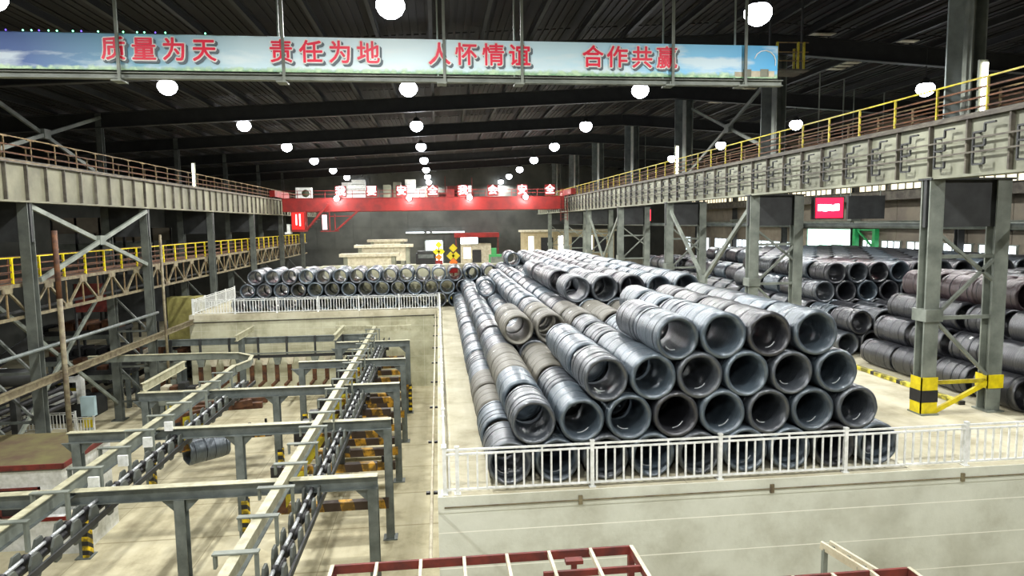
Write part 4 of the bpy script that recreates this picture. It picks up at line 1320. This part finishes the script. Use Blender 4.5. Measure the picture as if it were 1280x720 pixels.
for x in (13.2, 17.6, 22):
    MB().box(x, x + .7, 97.9, 98, 2.2, 4.4).build('lit_opening', m_day, t)

# ------------------------------------------------------------------ right-hand bay fittings
t = thing('led_display', 'large red LED display with white characters in the right-hand bay', 'display', (24.4, 40, 6.5))
MB().box(23.5, 25.3, 40, 40.15, 6.5, 7.75).build('screen', m_led, t)
MB().box(23.4, 25.4, 40.05, 40.4, 6.42, 7.83).build('case', m_black, t)
MB().box(23.6, 23.66, 40.2, 40.26, 7.8, roof_z(23.6)).box(25.2, 25.26, 40.2, 40.26, 7.8, roof_z(25.2)).build('hanger', m_steel, t)
for x, w, z0, z1 in ((23.62, .34, 6.94, 7.34), (23.98, .26, 6.92, 7.34), (24.26, .22, 6.95, 7.33), (24.5, .2, 6.93, 7.3), (24.72, .3, 6.96, 7.36)):
    MB().box(x, x + w, 39.96, 40, z0, z1).build('lit_block', m_ledw, t)
t = thing('led_display', 'small red LED display far down the right-hand columns', 'display', (22, 70, 6.4))
MB().box(21.4, 22.55, 70, 70.15, 6.45, 7.65).build('screen', m_led, t)
MB().box(21.3, 22.65, 70.05, 70.35, 6.4, 7.7).build('case', m_black, t)
MB().box(21.95, 22.0, 70.15, 70.2, 7.7, roof_z(22)).build('hanger', m_steel, t)
MB().box(21.5, 22.25, 69.96, 70, 6.75, 7.4).build('lit_block', m_ledw, t)
t = thing('lattice_tower', 'bright green lattice frame beside the open side door', 'frame', (37.7, 56.4, 0))
m_green = mat('frame_green', (30, 160, 84), (22, 120, 64), rough=.5)
for y in (54.6, 57.4):
    MB().box(37.4, 37.8, y - .18, y + .18, 0, 5.5).build('post', m_green, t)
for k in range(3):
    MB().bar((37.6, 54.8, .6 + 1.6 * k), (37.6, 57.2, 2.2 + 1.6 * k), .12, .14).build('diagonal', m_green, t)
    MB().bar((37.6, 54.8, 2.2 + 1.6 * k), (37.6, 57.2, 2.2 + 1.6 * k), .12, .12).build('rung', m_green, t)
t = thing('hanging_board', 'dark blank board hung in the right-hand bay beside the LED display', 'board', (29.4, 44, 6.6))
MB().box(28.2, 30.9, 44, 44.2, 6.4, 8.0).build('board', m_steel_dark, t)
MB().box(28.4, 28.46, 44.1, 44.16, 8, roof_z(28.4) + .33).box(30.6, 30.66, 44.1, 44.16, 8, roof_z(30.6) + .33).build('hanger', m_steel, t)
# wall posts and rails of the right wall
for k in range(7):
    t = thing('wall_post', 'steel post against the right-hand wall, %s from the front' % ORD[k + 1], 'column', (37.6, COLY[k] + 12.5, 0), 'posts of the right-hand wall')
    y = COLY[k] + 12.5
    MB().ibeam((37.7, y, 0), (37.7, y, 13), .5, .4, .05, (0, 1, 0)).build('shaft', m_steel_dark, t)
    MB().box(37.3, 38, y - .3, y + .3, 0, .3).build('base', m_steel, t)
    MB().box(37.2, 38.1, y - .3, y + .3, 6.2, 6.5).build('corbel', m_steel, t)
tag(MB().ibeam((37.5, 12, 5.95), (37.5, 104, 5.95), .3, .5).build('wall_beam', m_steel), 'long grey beam along the right-hand wall above the windows', 'beam')
tag(MB().ibeam((36.9, 12, 8.3), (36.9, 104, 8.3), .4, .8).build('wall_beam', m_flange), 'brown crane beam high along the right-hand wall', 'beam')

# ------------------------------------------------------------------ red frames in the foreground
def red_frame(label, x0, x1, y0, y1, z, nb, mids):
    t = thing('floor_frame', label, 'frame', ((x0 + x1) / 2, (y0 + y1) / 2, PZ))
    for a, b in (((x0, y0), (x1, y0)), ((x0, y1), (x1, y1)), ((x0, y0), (x0, y1)), ((x1, y0), (x1, y1))):
        MB().bar((a[0], a[1], z - .07), (b[0], b[1], z - .07), .05, .14).build('edge_channel', m_redox, t)
        if a[0] == b[0]:
            MB().bar((a[0], a[1], z + .006), (b[0], b[1], z + .006), .06, .012).build('pale_flange', m_pale, t)
    for i in range(1, nb):
        x = x0 + (x1 - x0) * i / nb
        MB().bar((x, y0, z - .03), (x, y1, z - .03), .05, .08).build('cross_bar', m_pale, t)
    for y, xa, xb in mids:
        MB().bar((xa, y, z - .05), (xb, y, z - .05), .05, .1).build('mid_channel', m_redox, t)
    for x in (x0, x1):
        for y in (y0, y1):
            MB().box(x - .05, x + .05, y - .05, y + .05, PZ, z - .14).build('leg', m_redox, t)
    return t


t = red_frame('red-brown steel frame with seven bays, nearest the camera', -1.79, 3.08, 9.1, 10.5, 1.1, 7, [(9.85, 1.5, 3.08), (9.5, -1.79, .3)])
MB().box(2.0, 2.08, 10.1, 10.2, .6, 1.1).box(1.9, 2.18, 10.08, 10.22, 1.06, 1.12).build('stub', m_redox, t)
red_frame('second red-brown steel frame, at the lower right of the view', 5.0, 7.75, 8.6, 10.05, .62, 4, [])
t = thing('ladder_channel', 'short pale steel channel leaning behind the second red-brown frame', 'channel', (6.9, 10.6, 0))
MB().bar((6.75, 11.0, .62), (7.1, 10.15, .5), .05, .14).bar((6.92, 11.0, .62), (7.27, 10.15, .5), .05, .14).build('cheek', m_pale, t)
for k in range(3):
    MB().bar((6.78 + .11 * k, 10.9 - .28 * k, .6 - .04 * k), (6.97 + .11 * k, 10.9 - .28 * k, .6 - .04 * k), .05, .05).build('rung', m_steel, t)
MB().box(6.75, 6.83, 10.9, 10.98, PZ, .58).build('leg', m_steel, t)
